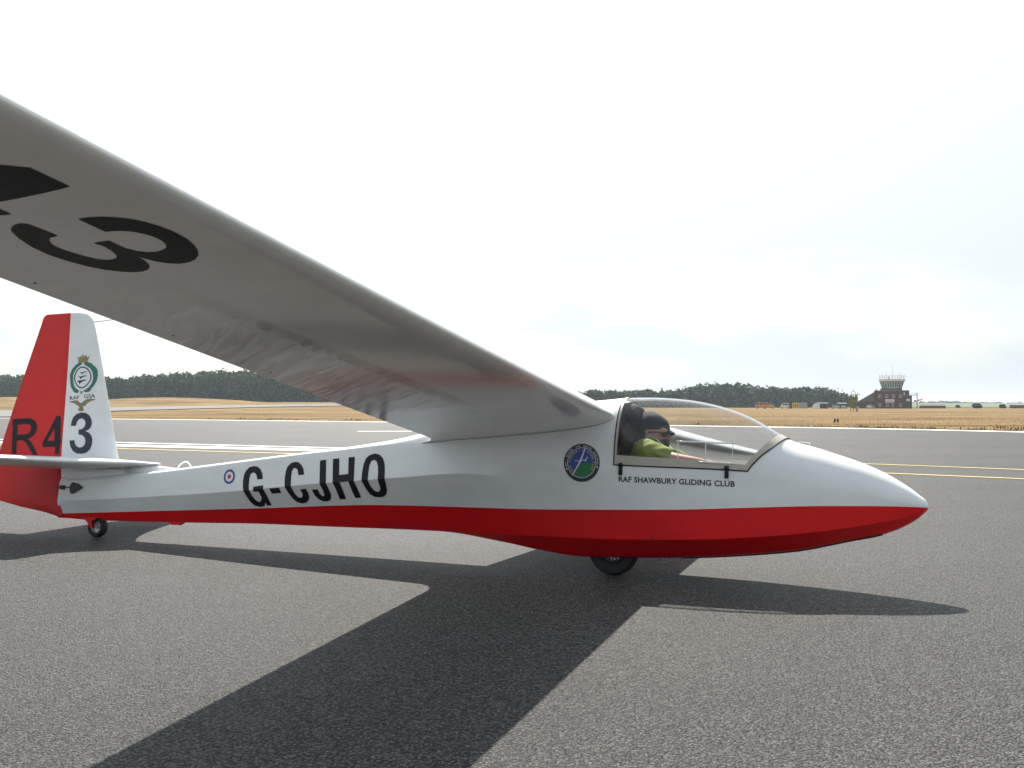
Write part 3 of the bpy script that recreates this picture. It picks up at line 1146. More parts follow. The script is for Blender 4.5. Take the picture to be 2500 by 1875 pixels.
for x0 in (1362, 1393, 1425):
    MB().tube([(mx_(x0), 0, 0), (mx_(x0), 0, mz(500))], .055, 8).build("leg", OLIVE, ms, True)
MB().tube([(mx_(1393), .5, 0), (mx_(1393), .5, mz(500))], .055, 8).build("leg", OLIVE, ms, True)
b = MB()
for k in range(5):
    z0, z1 = .5 + k * .5, 1.0 + k * .5
    for xa, xb in ((1362, 1393), (1393, 1425)):
        b.tube([(mx_(xa), 0, z0), (mx_(xb), 0, z1)], .022, 5).tube([(mx_(xb), 0, z0), (mx_(xa), 0, z1)], .022, 5)
        b.tube([(mx_(xa), 0, z0), (mx_(xb), 0, z0)], .025, 5)
b.build("lattice", OLIVE, ms)
for x0, x1, z0, z1 in ((1354, 1380, 510, 668), (1382, 1408, 540, 660), (1411, 1434, 505, 672)):
    MB().box((mx_(x0), -.13, mz(z1)), (mx_(x1), .13, mz(z0)), .05).build("instrument_case", OLIVE, ms)
lp = [(mx_(1393) + .34 * cos(t), 0, mz(490) + .36 * sin(t) * (1.0 if sin(t) > 0 else .6)) for t in np.linspace(0, 2 * pi, 17)]
MB().tube(lp, .05, 6).build("loop_aerial", OLIVE, ms, True)
MB().tube([(mx_(1393), 0, mz(462)), (mx_(1393), 0, mz(432))], .035, 6).build("spike", DARKMETAL, ms)
MB().tube([(mx_(1436), 0, mz(560)), (mx_(1440), 0, mz(478))], .045, 6).build("side_arm", OLIVE, ms)
MB().box((mx_(1448), -.06, mz(512)), (mx_(1466), .06, mz(502)), .02).build("vane", DARKMETAL, ms)
MB().tube([(mx_(1440), 0, mz(506)), (mx_(1450), 0, mz(507))], .02, 5).build("vane_arm", OLIVE, ms)
loc, rz = place(2091.8, 163)
cb = empty("junction_box", loc, rz)
tag(cb, "small grey junction box at the foot of the lattice mast", "box")
MB().box((-.17, -.12, .03), (.17, .12, .80), .03).build("body", mat("junction_grey", (.30, .31, .31), .6), cb)
MB().box((-.13, -.14, .12), (.13, -.121, .72)).build("door", mat("junction_door", (.26, .27, .27), .6), cb)

# black and white marker board with yellow legs at the runway edge
g_ = gpt(2052, 1040.5)
mk_ = empty("marker_board", (g_.x, g_.y + .6, -.03), -math.atan2(g_.x, g_.y))
tag(mk_, "small black and white marker board on yellow legs at the runway edge", "sign")
mm_ = g_.y / FPX
MB().box((-.115, -.02, .22), (.115, .02, .39), .01).build("board", mat("black_board", (.012, .012, .012), .5), mk_)
MB().box((-.028, -.026, .225), (.03, -.0205, .385)).build("white_stripe", SIGNW, mk_)
for s in (-.085, .085):
    MB().tube([(s, 0, 0), (s, 0, .22)], .018, 6).build("leg", mat("yellow_leg", (.5, .33, .03), .5), mk_)
MB().box((-.12, -.10, 0), (.12, .10, .04), .01).build("foot_plate", mat("yellow_leg", (.5, .33, .03), .5), mk_)

# ------------------------------------------------------------------ the glider
# local frame: x forward, y to port (away from the camera), z up; origin under the main wheel
YAW, ROLL = radians(-22.9916), radians(7.0)
GX = Vector((cos(YAW), sin(YAW), 0))
GY0 = Vector((0, 0, 1)).cross(GX)
GY = GY0 * cos(ROLL) - Vector((0, 0, 1)) * sin(ROLL)
GZ = Vector((0, 0, 1)) * cos(ROLL) + GY0 * sin(ROLL)
GM = Matrix(((GX.x, GY.x, GZ.x, 0.612), (GX.y, GY.y, GZ.y, 5.762), (GX.z, GY.z, GZ.z, 0.0), (0, 0, 0, 1)))
glider = empty("glider")
glider.matrix_world = GM
tag(glider, "white single seat glider with red belly and rudder, marked G-CJHO, standing on the runway", "glider")

f_w = pchip([-4.6, -4, -3, -2, -1.2, -.8, -.4, .1, .5, .9, 1.2, 1.4, 1.55, 1.65, 1.705, 1.735, 1.747, 1.751],
            [.035, .08, .155, .225, .268, .285, .295, .297, .287, .252, .207, .168, .128, .092, .064, .038, .019, 0])
f_zt = pchip([-4.6, -4.0, -3.52, -3.175, -2.732, -1.608, -1.334, -1.0, -.5, -.135, -.039, .055, .156, .233, .309, .387, .462,
              .536, .609, .682, .754, .825, .895, .967, 1.025, 1.066, 1.178, 1.288, 1.396, 1.5, 1.605, 1.707, 1.747, 1.751],
             [.455, .49, .534, .574, .629, .772, .826, .905, .99, 1.048, 1.058, 1.069, 1.072, 1.072, 1.069, 1.063, 1.055, 1.042,
              1.026, 1.004, .979, .946, .908, .863, .830, .813, .784, .749, .713, .67, .612, .538, .495, .471])
f_zs = pchip([-4.6, -3.75, -3.05, -1.9, -1.2, -.8, -.3, .07, .83, 1.05, 1.3, 1.5, 1.7, 1.747, 1.751],
             [.40, .479, .559, .691, .748, .725, .665, .644, .629, .60, .555, .52, .484, .476, .471])
f_ks = pchip([-4.6, -1.2, -.5, .07, .83, 1.3, 1.751], [.94, .94, .975, .985, .985, .985, .985])
f_n = pchip([-4.6, -1.5, -1.0, -.2, .07, .6, 1.1, 1.751], [2.0, 2.0, 3.0, 3.0, 2.5, 2.3, 2.15, 2.0])
f_zm = pchip([-4.6, -4.489, -3.848, -2.665, -2.298, -1.457, -.836, -.3, .1, .5, .9, 1.3, 1.7, 1.747, 1.751],
             [.256, .264, .309, .404, .443, .521, .568, .568, .555, .54, .523, .503, .4755, .473, .471])
f_zr = pchip([-4.6, -4.475, -2.554, -1.574, -1.156, -.514, .082, .481, .771, 1.301, 1.7, 1.747, 1.751],
             [.160, .168, .287, .348, .357, .365, .385, .403, .424, .459, .4715, .4705, .4705])
f_zl = pchip([-4.6, -4.4, -3.9, -3.08, -2.1, -1.15, -.69, -.457, -.05, .315, .658, .987, 1.3, 1.503, 1.696, 1.74, 1.751],
             [.137, .142, .148, .174, .197, .212, .204, .207, .212, .226, .248, .284, .335, .38, .436, .46, .4695])
f_wl = pchip([-4.6, -3, -1.15, -.9, -.69, -.457, -.05, .3, .66, .99, 1.3, 1.5, 1.65, 1.7, 1.74, 1.751],
             [.016, .024, .032, .062, .112, .175, .238, .252, .243, .21, .163, .122, .075, .054, .022, 0])
f_zb = pchip([-4.6, -4.504, -4.263, -3.936, -3.089, -2.643, -2.113, -1.187, -.712, -.497, -.191, .208, .501, .745, 1.077, 1.356,
              1.5, 1.655, 1.737, 1.751],
             [.130, .132, .128, .135, .161, .177, .185, .199, .160, .129, .103, .121, .141, .166, .213, .284, .320, .388, .451, .469])
f_wb = pchip([-4.6, -1.2, -.7, -.2, .2, .75, 1.08, 1.36, 1.5, 1.65, 1.737, 1.751],
             [.012, .016, .05, .095, .105, .1, .085, .066, .052, .032, .01, 0])


def side_curve(x, t):
    """t 0..1 from the lower chine, through the widest line at 0.5, to the shoulder: (y, z), y as half width"""
    P2 = Vector((f_wl(x), f_zl(x)))
    P3 = Vector((f_w(x), f_zm(x)))
    P4 = Vector((f_w(x) * f_ks(x), f_zs(x)))
    lin = P2.lerp(P3, t * 2) if t < 0.5 else P3.lerp(P4, t * 2 - 1)
    C = Vector((P4.x, P2.y + (P4.y - P2.y) * .8))       # vertical where it meets the sill
    bez = P2 * (1 - t) ** 2 + C * 2 * t * (1 - t) + P4 * t * t
    return lin.lerp(bez, sstep(-1.0, -0.2, x))


def upper_pt(x, t):
    """t 0..1 from the shoulder or sill to the centreline top: (y, z)"""
    a = t * pi / 2
    n_ = f_n(x)
    return Vector((f_w(x) * f_ks(x) * max(cos(a), 0.0) ** (2 / n_),
                   f_zs(x) + (f_zt(x) - f_zs(x)) * max(sin(a), 0.0) ** (2 / n_)))


def red_t(x):
    lo, hi = 0.0, 0.98
    zr = f_zr(x)
    for _ in range(30):
        mid = (lo + hi) / 2
        if side_curve(x, mid)[1] < zr:
            lo = mid
        else:
            hi = mid
    return lo


XR = 0.07                                    # rear canopy arch station
_xf = pchip([0, .13, .39, .7, 1], [.83, .88, .958, 1.005, 1.025])
NS = [1 - (1 - s) ** 1.6 for s in np.linspace(0, 1, 34)]
aft_x = list(np.linspace(-4.58, -1.3, 46)) + list(np.linspace(-1.26, XR, 30))
mid_x = list(np.linspace(XR, .83, 22))[1:]
nose_x = [.83 + (1.751 - .83) * s for s in NS][1:]
LOWX = aft_x + mid_x + nose_x


def low_rows(x):
    """half section from keel to shoulder with material per band"""
    zb, wb = f_zb(x), f_wb(x)
    rows = [(0.0, zb - 0.010 * sstep(0, .05, wb)), (wb * .6, zb - 0.006 * sstep(0, .05, wb)), (wb, zb)]
    P1, P2 = Vector((wb, zb)), side_curve(x, 0)
    for s in (1 / 3, 2 / 3, 1):
        rows.append(tuple(P1.lerp(P2, s)))
    tr_ = red_t(x)
    for s in (.25, .5, .75, 1):
        rows.append(tuple(side_curve(x, tr_ * s)))
    mid_ = .5 if tr_ < .42 else tr_ + .08 + (tr_ - .42) * (.3 if tr_ < .9 else .1)
    mid_ = min(mid_, .5 * (tr_ + 1)) if tr_ >= .42 else mid_
    for s in (.25, .5, .75, 1):
        rows.append(tuple(side_curve(x, tr_ + (mid_ - tr_) * s)))
    for s in (1 / 6, 2 / 6, 3 / 6, 4 / 6, 5 / 6, 1):
        rows.append(tuple(side_curve(x, mid_ + (1 - mid_) * s)))
    return rows


fv, ff, fm = [], [], []


def add_grid(grid, matfun):
    """grid[i][j] points; matfun(j) material index"""
    n0 = len(fv)
    m_ = len(grid[0])
    for row in grid:
        fv.extend(row)
    for i in range(len(grid) - 1):
        for j in range(m_ - 1):
            ff.append((n0 + i * m_ + j, n0 + i * m_ + j + 1, n0 + (i + 1) * m_ + j + 1, n0 + (i + 1) * m_ + j))
            fm.append(matfun(j))


NT = 16
TT = [k / NT for k in range(NT + 1)]
for sgn in (-1, 1):
    add_grid([[(x, sgn * y, z) for y, z in low_rows(x)] for x in LOWX], lambda j: 1 if j < 9 else 0)
    add_grid([[(x, sgn * q.x, q.y) for q in (upper_pt(x, t) for t in TT)] for x in aft_x], lambda j: 0)
    add_grid([[(_xf(t) + (1.751 - _xf(t)) * s, sgn * q.x, q.y)
               for t in TT for q in (upper_pt(_xf(t) + (1.751 - _xf(t)) * s, t),)] for s in NS], lambda j: 0)
fus = link("fuselage", fv, ff, parent=glider, mats=[WHITE, RED], midx=fm)
bm = bmesh.new()
bm.from_mesh(fus.data)
bmesh.ops.remove_doubles(bm, verts=bm.verts[:], dist=0.0006)
bmesh.ops.recalc_face_normals(bm, faces=bm.faces[:])
bm.to_mesh(fus.data)
bm.free()
fus.data.polygons.foreach_set("use_smooth", [True] * len(fus.data.polygons))
fus.data.set_sharp_from_angle(angle=radians(14))
fus["label"] = "white fuselage with red lower half"


def bvh_of(o):
    return BVHTree.FromPolygons([v_.co.copy() for v_ in o.data.vertices], [tuple(p.vertices) for p in o.data.polygons])


FUS_BVH = bvh_of(fus)

# cockpit lining, bulkhead, seat, headrest, panel, stick
lv, lf = [], []
lx = list(np.linspace(XR - .02, 1.0, 16))
for x in lx:
    prof = [(0, f_zb(x) + .03), (f_wb(x), f_zb(x) + .035)] + \
           [(side_curve(x, t)[0] - .012, side_curve(x, t)[1] + .01) for t in (0, .2, .4, .6, .8)]
    top = side_curve(x, 1)
    prof += [(top[0] - .012, top[1] - .002)]
    lv += [(x, -y, z) for y, z in prof[::-1]] + [(x, y, z) for y, z in prof[1:]]
m_ = len(lv) // len(lx)
lf = [(i * m_ + j, i * m_ + j + 1, (i + 1) * m_ + j + 1, (i + 1) * m_ + j) for i in range(len(lx) - 1) for j in range(m_ - 1)]
link("cockpit_lining", lv, lf, INTERIOR, glider, True)
x = XR + .004
arc = [(-(upper_pt(x, t)[0] - .012), upper_pt(x, t)[1] - .012) for t in TT] + \
      [(upper_pt(x, t)[0] - .012, upper_pt(x, t)[1] - .012) for t in TT[::-1][1:]]
b = MB()
b.add([(x, y, z) for y, z in arc] + [(x, .2, .2), (x, -.2, .2)], [tuple(range(len(arc) + 2))])
b.build("bulkhead", DARKCLOTH, glider)
b = MB()
sp = [(.40, .30), (.16, .26), (.10, .34), (.085, .62), (.115, .64), (.145, .36), (.20, .31), (.40, .35)]
b.prism(sp, -.2, .2)
b.build("seat", DARKCLOTH, glider)


def blob(c, r, seed=0, amp=.15, n=3):
    bm = bmesh.new()
    bmesh.ops.create_icosphere(bm, subdivisions=n, radius=1)
    rr = random.Random(seed)
    ph = [rr.uniform(0, 6) for _ in range(6)]
    for v_ in bm.verts:
        p = v_.co.copy()
        k = 1 + amp * (sin(3 * p.x + ph[0]) * sin(4 * p.y + ph[1]) + .6 * sin(7 * p.z + ph[2]) * sin(6 * p.x + ph[3]))
        v_.co = Vector((c[0] + p.x * r[0] * k, c[1] + p.y * r[1] * k, c[2] + p.z * r[2] * k))
    return bm


b = MB()
b.bm(blob((.12, -.02, .95), (.05, .12, .075), 3, .2))
b.build("headrest", DARKCLOTH, glider, True)
b = MB()
b.bm(blob((.105, -.05, .78), (.045, .17, .13), 5, .2))
b.build("parachute_pack", DARKCLOTH, glider, True)
b = MB()
pp = [(-.19, .34), (-.19, .50), (-.13, .57), (.13, .57), (.19, .50), (.19, .34)]
b.add([(.86, y, z) for y, z in pp] + [(.89, y, z) for y, z in pp],
      [tuple(range(6)), tuple(range(11, 5, -1))] + [(i, i + 6, (i + 1) % 6 + 6, (i + 1) % 6) for i in range(6)])
pan = b.build("instrument_panel", BLACK, glider)
for k, (y, z) in enumerate([(-.1, .49), (0, .5), (.1, .49), (-.06, .4), (.06, .4)]):
    b = MB()
    b.lathe([(-.006, 0), (-.006, .034), (0, .036), (.004, .036)], 20, 'x', (.858, y, z))
    b.build("instrument_dial", mat("dial_face", (.03, .03, .035), .2), pan, True, 30)
b = MB()
b.tube([(.52, 0, .2), (.51, 0, .4), (.47, 0, .5)], .011, 8)
b.build("control_stick", DARKMETAL, glider, True)

# ---- canopy: perspex shell, frame, seal, hinges, sliding window
NSX = 40
cn = empty("canopy")
cn.parent = glider


def can_pt(s, t, off=0.0, sgn=-1):
    """s 0..1 rear to front, t 0..1 sill to top"""
    x0 = XR + (_xf(t) - XR) * s

    def P(s_, t_):
        x_ = XR + (_xf(t_) - XR) * s_
        q_ = upper_pt(x_, t_)
        return Vector((x_, q_.x, q_.y))
    p = P(s, t)
    if off:
        e = 1e-3
        ds = P(min(s + e, 1), t) - P(max(s - e, 0), t)
        dt = P(s, min(t + e, 1)) - P(s, max(t - e, 0))
        nn = ds.cross(dt)
        if nn.length > 0:
            nn.normalize()
            if nn.y < 0 or (nn.y < .01 and nn.z < 0):
                nn = -nn
            p = p + nn * off
    return Vector((p.x, p.y * -sgn * -1 if sgn > 0 else -p.y, p.z))


def can_patch(name, s0, s1, t0, t1, off, ns, nt, m, both=True, thick=0.0, parent=None):
    b_ = MB()
    for sgn in ((-1, 1) if both else (-1,)):
        for o_ in ((off, off - thick) if thick else (off,)):
            g_ = [[can_pt(s0 + (s1 - s0) * i / ns, t0 + (t1 - t0) * j / nt, o_, sgn) for j in range(nt + 1)] for i in range(ns + 1)]
            v_ = [p for r in g_ for p in r]
            b_.add(v_, [(i * (nt + 1) + j, i * (nt + 1) + j + 1, (i + 1) * (nt + 1) + j + 1, (i + 1) * (nt + 1) + j)
                        for i in range(ns) for j in range(nt)])
    o_ = link(name, b_.v, b_.f, m, parent or cn, True)
    bm_ = bmesh.new()
    bm_.from_mesh(o_.data)
    bmesh.ops.remove_doubles(bm_, verts=bm_.verts[:], dist=0.0005)
    bmesh.ops.recalc_face_normals(bm_, faces=bm_.faces[:])
    bm_.to_mesh(o_.data)
    bm_.free()
    return o_


shell = can_patch("perspex", 0, 1, 0, 1, 0.0, NSX, 28, CANOPY)
shell["label"] = "clear blown perspex canopy shell"
frame_b = can_patch("sill_frame", 0, 1, 0.0, 0.052, .004, 40, 3, BEIGE, thick=.010)
frame_r = can_patch("rear_frame", 0, .018, 0.05, 1, .004, 2, 28, BEIGE, thick=.010)
frame_f = can_patch("front_frame", .958, 1, 0.05, 1, .004, 3, 28, BEIGE, thick=.010)
b = MB()
for sgn in (-1, 1):
    pts = [can_pt(0, t, .003, sgn) for t in np.linspace(1, 0, 26)]
    pts += [can_pt(s, 0, .003, sgn) for s in np.linspace(0.02, 1, 24)]
    pts += [can_pt(1, t, .003, sgn) for t in np.linspace(0.03, 1, 26)]
    b.tube(pts, .0042, 6)
b.build("seal", SEALBLK, cn, True)


def on_fus(x_, z_, off=0.002):
    """point on the starboard side of the fuselage"""
    h = FUS_BVH.ray_cast(Vector((x_, -3, z_)), Vector((0, 1, 0)))
    if h[0] is None:
        return None
    nrm = h[1] if h[1].y < 0 else -h[1]
    return h[0] + nrm * off


for x_ in (.112, .718):
    a_ = on_fus(x_, .60, .004)
    z1 = .655
    b = MB()
    yy = a_.y
    b.box((x_ - .011, yy - .010, .585), (x_ + .011, yy + .004, z1), .003)
    b.tube([(x_ - .013, yy - .010, .640), (x_ + .013, yy - .010, .640)], .006, 8)
    b.build("hinge", BLACK, cn, True, 30)

# sliding clear-vision window: rails and bars of clear acrylic on the near canopy face
win = empty("sliding_window")
win.parent = cn
CAN_BVH = bvh_of(shell)


def on_can(x_, z_, off=.006):
    h = CAN_BVH.ray_cast(Vector((x_, -3, z_)), Vector((0, 1, 0)))
    nrm = h[1] if h[1].y < 0 else -h[1]
    return h[0] + nrm * off


def can_bar(name, a, c, r, m=ACRYL):
    b_ = MB()
    b_.tube([on_can(a[0] + (c[0] - a[0]) * k / 10, a[1] + (c[1] - a[1]) * k / 10) for k in range(11)], r, 6)
    return b_.build(name, m, win, True)


can_bar("upper_rail", (.432, .786), (.752, .781), .0058)
can_bar("lower_rail", (.562, .672), (.752, .668), .0058)
can_bar("window_bar", (.443, .780), (.445, .672), .0030)
can_bar("window_bar", (.598, .780), (.598, .672), .0040)
can_bar("window_bar", (.746, .780), (.748, .672), .0022)
p = on_can(.449, .727, .008)
b = MB()
b.tube([p + Vector((cos(t) * .010, 0, sin(t) * .010)) for t in np.linspace(0, 2 * pi, 18)], .0025, 6)
b.build("window_knob", ACRYL, win, True)

# ---- wings
AU = [(0, 0), (.003, .0105), (.0125, .0255), (.025, .040), (.05, .060), (.1, .082), (.2, .105), (.3, .110), (.4, .107), (.5, .096), (.6, .08),
      (.7, .061), (.8, .042), (.9, .022), (1, .0012)]
AL = [(0, 0), (.003, -.0068), (.0125, -.0145), (.025, -.0215), (.05, -.0305), (.1, -.039), (.2, -.043), (.3, -.041), (.4, -.037), (.5, -.032),
      (.6, -.026), (.7, -.02), (.8, -.013), (.9, -.0065), (1, -.0006)]
f_up = pchip([sqrt(a) for a, _ in AU], [z for _, z in AU])
f_lo = pchip([sqrt(a) for a, _ in AL], [z for _, z in AL])


def wing_le(a):
    """a = distance outboard of the root rib: leading edge x, z, chord, incidence"""
    ch = 1.16688 - 0.07451 * a
    xl = 0.04911 + 0.00044 * a
    zl = 0.9348 + 0.03238 * a + 0.00133 * min(a, 4.7) ** 2 + (0.012 * (a - 4.7) if a > 4.7 else 0)
    inc = 0.13926 - 0.01223 * min(max(a, -.1), 6.5)
    if a < .13:                                         # trailing edge fillet into the body
        q_ = min((.13 - a) / .16, 1.0)
        ch += .13 * (1 - sqrt(1 - q_ * q_))
    tip = 6.75
    if a > tip:
        k = sqrt(max(1 - ((a - tip) / .42) ** 2, 0.0))
        xl -= ch * .35 * (1 - k)
        ch *= max(k, .06)
    return xl, zl, ch, inc


def wing_pt(a, c_, lower):
    xl, zl, ch, inc = wing_le(a)
    zz = (f_lo if lower else f_up)(sqrt(c_)) * min(ch, 1.167 - .0745 * a)
    return Vector((xl - ch * c_ * cos(inc), -(a + .28), zl - ch * c_ * sin(inc) + zz * cos(inc)))


def fabric_mat():
    m = paint_mat("wing_fabric", (0.82, 0.805, 0.775), 0.25, 1.0, 0.08)
    nt = m.node_tree
    L = nt.links.new
    bs = nt.nodes["Principled BSDF"]
    bp0 = [n_ for n_ in nt.nodes if n_.type == 'BUMP'][0]
    tc = [n_ for n_ in nt.nodes if n_.type == 'TEX_COORD'][0]
    # slack-fabric wrinkles behind the spar near the root
    mp = nt.nodes.new("ShaderNodeMapping")
    m0 = nt.nodes.new("ShaderNodeMapping")
    m0.inputs["Rotation"].default_value = (0, 0, radians(39))
    L(tc.outputs["Object"], m0.inputs["Vector"])
    mp.inputs["Scale"].default_value = (1.6, 9.5, 1)
    L(m0.outputs["Vector"], mp.inputs["Vector"])
    nz = nt.nodes.new("ShaderNodeTexNoise")
    nz.inputs["Scale"].default_value = 1.0
    nz.inputs["Detail"].default_value = 1.5
    nz.inputs["Distortion"].default_value = .6
    L(mp.outputs["Vector"], nz.inputs["Vector"])
    sx = nt.nodes.new("ShaderNodeSeparateXYZ")
    L(tc.outputs["Object"], sx.inputs["Vector"])

    def rng(sock, a, b, c_, d):
        n_ = nt.nodes.new("ShaderNodeMapRange")
        n_.interpolation_type = 'SMOOTHSTEP'
        for k, v_ in zip(("From Min", "From Max", "To Min", "To Max"), (a, b, c_, d)):
            n_.inputs[k].default_value = v_
        L(sock, n_.inputs["Value"])
        return n_.outputs["Result"]
    mx = rng(sx.outputs["X"], -.48, -.36, 1, 0)
    ay = nt.nodes.new("ShaderNodeMath")
    ay.operation = 'ABSOLUTE'
    L(sx.outputs["Y"], ay.inputs[0])
    my1 = rng(ay.outputs[0], 2.6, 3.7, 1, 0.0)
    my2 = rng(ay.outputs[0], 1.0, 2.0, 0.0, 1)
    ml = None
    for k in (my1, my2):
        n_ = nt.nodes.new("ShaderNodeMath")
        n_.operation = 'MULTIPLY'
        L(ml if ml else mx, n_.inputs[0])
        L(k, n_.inputs[1])
        ml = n_.outputs[0]
    hh = nt.nodes.new("ShaderNodeMath")
    hh.operation = 'MULTIPLY'
    L(nz.outputs["Fac"], hh.inputs[0])
    L(ml, hh.inputs[1])
    bp = nt.nodes.new("ShaderNodeBump")
    bp.inputs["Strength"].default_value = 1.0
    bp.inputs["Distance"].default_value = 0.15
    L(hh.outputs[0], bp.inputs["Height"])
    L(bp0.outputs["Normal"], bp.inputs["Normal"])
    L(bp.outputs["Normal"], bs.inputs["Normal"])
    return m


WINGW = fabric_mat()
CS = [0, .0008, .003, .007, .0125, .02, .03, .045, .06, .08, .1, .14, .2, .27, .33, .345, .36, .43, .5, .57, .64, .7, .76, .82, .88, .94, 1]
AS = [-.27, -.2, -.1, -.06, -.03, 0, .02, .04, .06, .09, .12] + list(np.linspace(.17, 6.75, 80)) + [6.85, 6.95, 7.03, 7.09, 7.13, 7.155, 7.168]


def rib_sag(a, c_, lower):
    """fabric drawn in a little between the ribs behind the spar"""
    if c_ < .36 or c_ > .97:
        return 0.0
    k = sin(pi * (a % .33) / .33)
    return (.0016 if lower else -.0016) * k * sin(pi * (c_ - .36) / .61)


def build_wing(name, sgn):
    v_, f_ = [], []
    ring = [(c_, True) for c_ in CS[::-1]] + [(c_, False) for c_ in CS[1:]]
    for a in AS:
        for c_, lo in ring:
            p_ = wing_pt(a, c_, lo)
            p_.z += rib_sag(a, c_, lo)
            v_.append((p_.x, p_.y * sgn, p_.z))
    n_ = len(ring)
    for i in range(len(AS) - 1):
        for j in range(n_ - 1):
            f_.append((i * n_ + j, i * n_ + j + 1, (i + 1) * n_ + j + 1, (i + 1) * n_ + j))
        f_.append((i * n_ + n_ - 1, i * n_, (i + 1) * n_, (i + 1) * n_ + n_ - 1))
    f_.append(tuple(range(n_)))
    f_.append(tuple(range((len(AS) - 1) * n_, len(AS) * n_))[::-1])
    o_ = link(name, v_, f_, WINGW, glider, True)
    bm_ = bmesh.new()
    bm_.from_mesh(o_.data)
    bmesh.ops.recalc_face_normals(bm_, faces=bm_.faces[:])
    bm_.to_mesh(o_.data)
    bm_.free()
    o_.data.set_sharp_from_angle(angle=radians(40))
    return o_


wing = build_wing("wing", 1)
wing["label"] = "near wing with dark figures on its underside"
wing2 = build_wing("wing", -1)
wing2["label"] = "far wing drooping beyond the canopy"
WING_BVH = bvh_of(wing)
# seam where the wing meets the body and drain eyelets under the near wing
seam = []
for c_ in np.linspace(.004, .985, 44):
    best = None
    for a in np.linspace(-.24, .16, 81):
        q_ = wing_pt(a, c_, True)
        h_ = on_fus(q_.x, q_.z, 0)
        if h_ is not None and abs(h_.y - q_.y) < .006 and (best is None or abs(h_.y - q_.y) < best[0]):
            best = (abs(h_.y - q_.y), q_)
    if best:
        seam.append(best[1] + Vector((0, -.001, -.001)))
if len(seam) > 4:
    MB().tube(seam, .0028, 5).build("root_seam", mat("grey_seam_tape", (.30, .30, .29), .7), wing, True)
for a in (1.35, 2.0, 2.65, 3.3, 3.95, 4.6):
    p_ = wing_pt(a, .93, True)
    MB().bm(blob(p_, (.005, .005, .002), 1, 0, 2)).build("drain_eyelet", SEALBLK, wing, True)

# ---- tailplane and elevator
f_tl = pchip([0, .1, .25, .45, .83, 1.1, 1.2, 1.26, 1.29], [-3.60, -3.69, -3.90, -4.07, -4.26, -4.37, -4.43, -4.50, -4.60])
f_th = pchip([0, .1, .3, .9, 1.2, 1.29], [.032, .062, .082, .054, .030, .008])
TPZ = .545


def tp_half(c_):
    """symmetric half thickness 0..1"""
    return 2.6 * (.2969 * sqrt(c_) - .126 * c_ - .3516 * c_ ** 2 + .2843 * c_ ** 3 - .1015 * c_ ** 4) / .3 * .48 * 1.25


def build_tail(sgn):
    hinge = -4.62
    te = -4.98
    tv_, tf_ = [], []
    ev, ef = [], []
    cs = [0, .004, .015, .04, .09, .16, .26, .38, .52, .68, .84, 1.0]
    yy_ = list(np.linspace(0, 1.1, 20)) + [1.15, 1.2, 1.24, 1.27, 1.289]
    ring = [(c_, -1) for c_ in cs[::-1]] + [(c_, 1) for c_ in cs[1:]]
    for y in yy_:
        xl, th = f_tl(y), f_th(y)
        ch_full = xl - te
        for c_, k in ring:
            x_ = xl + (hinge - xl) * c_
            tv_.append((x_, sgn * y, TPZ - .008 + .034 * (x_ - hinge) / (-3.6 - hinge) * 1.3 + k * th * tp_half((xl - x_) / ch_full)))
    n_ = len(ring)
    tf_ = [(i * n_ + j, i * n_ + (j + 1) % n_, (i + 1) * n_ + (j + 1) % n_, (i + 1) * n_ + j)
           for i in range(len(yy_) - 1) for j in range(n_)]
    tf_.append(tuple(range((len(yy_) - 1) * n_, len(yy_) * n_)))
    o_ = MB().add(tv_, tf_).build("tailplane", WHITE, glider, True, 40)
    yy_ = [y for y in np.linspace(.07, 1.26, 20)]
    ec = [0, .08, .3, .6, .85, 1]
    ring = [(c_, -1) for c_ in ec[::-1]] + [(c_, 1) for c_ in ec[1:]]
    for y in yy_:
        xl, th = f_tl(y), f_th(y)
        ch_full = xl - te
        tey = te - .02 + .26 * max(0, (y - .85) / .44) ** 2 + .14 * max(0, (.2 - y) / .13)
        for c_, k in ring:
            x_ = hinge - .008 + (tey - hinge) * c_
            t0 = tp_half((xl - hinge) / ch_full) * th
            ev.append((x_, sgn * y, TPZ + k * (t0 * (1 - c_) + .002) * (1 if c_ > 0.02 else .7)))
    n_ = len(ring)
    ef = [(i * n_ + j, i * n_ + (j + 1) % n_, (i + 1) * n_ + (j + 1) % n_, (i + 1) * n_ + j)
          for i in range(len(yy_) - 1) for j in range(n_)]
    ef += [tuple(range(n_))[::-1], tuple(range((len(yy_) - 1) * n_, len(yy_) * n_))]
    MB().add(ev, ef).build("elevator", WHITE, o_, True, 40)
    return o_


tp1 = build_tail(-1)
tp2 = build_tail(1)
b = MB()
b.tube([(-3.36, 0, .542), (-3.45, 0, .535), (-3.58, 0, .530), (-3.72, 0, .525), (-3.9, 0, .52)], [.004, .018, .034, .05, .05], 14)
b.build("tailplane_fairing", WHITE, glider, True)

b = MB()
b.box((-4.56, -.045, .44), (-3.80, .045, .53), .008)  # added filler block, keeps sun from leaking through the gap under the tailplane
b.build("tail_gap_filler", WHITE, glider)

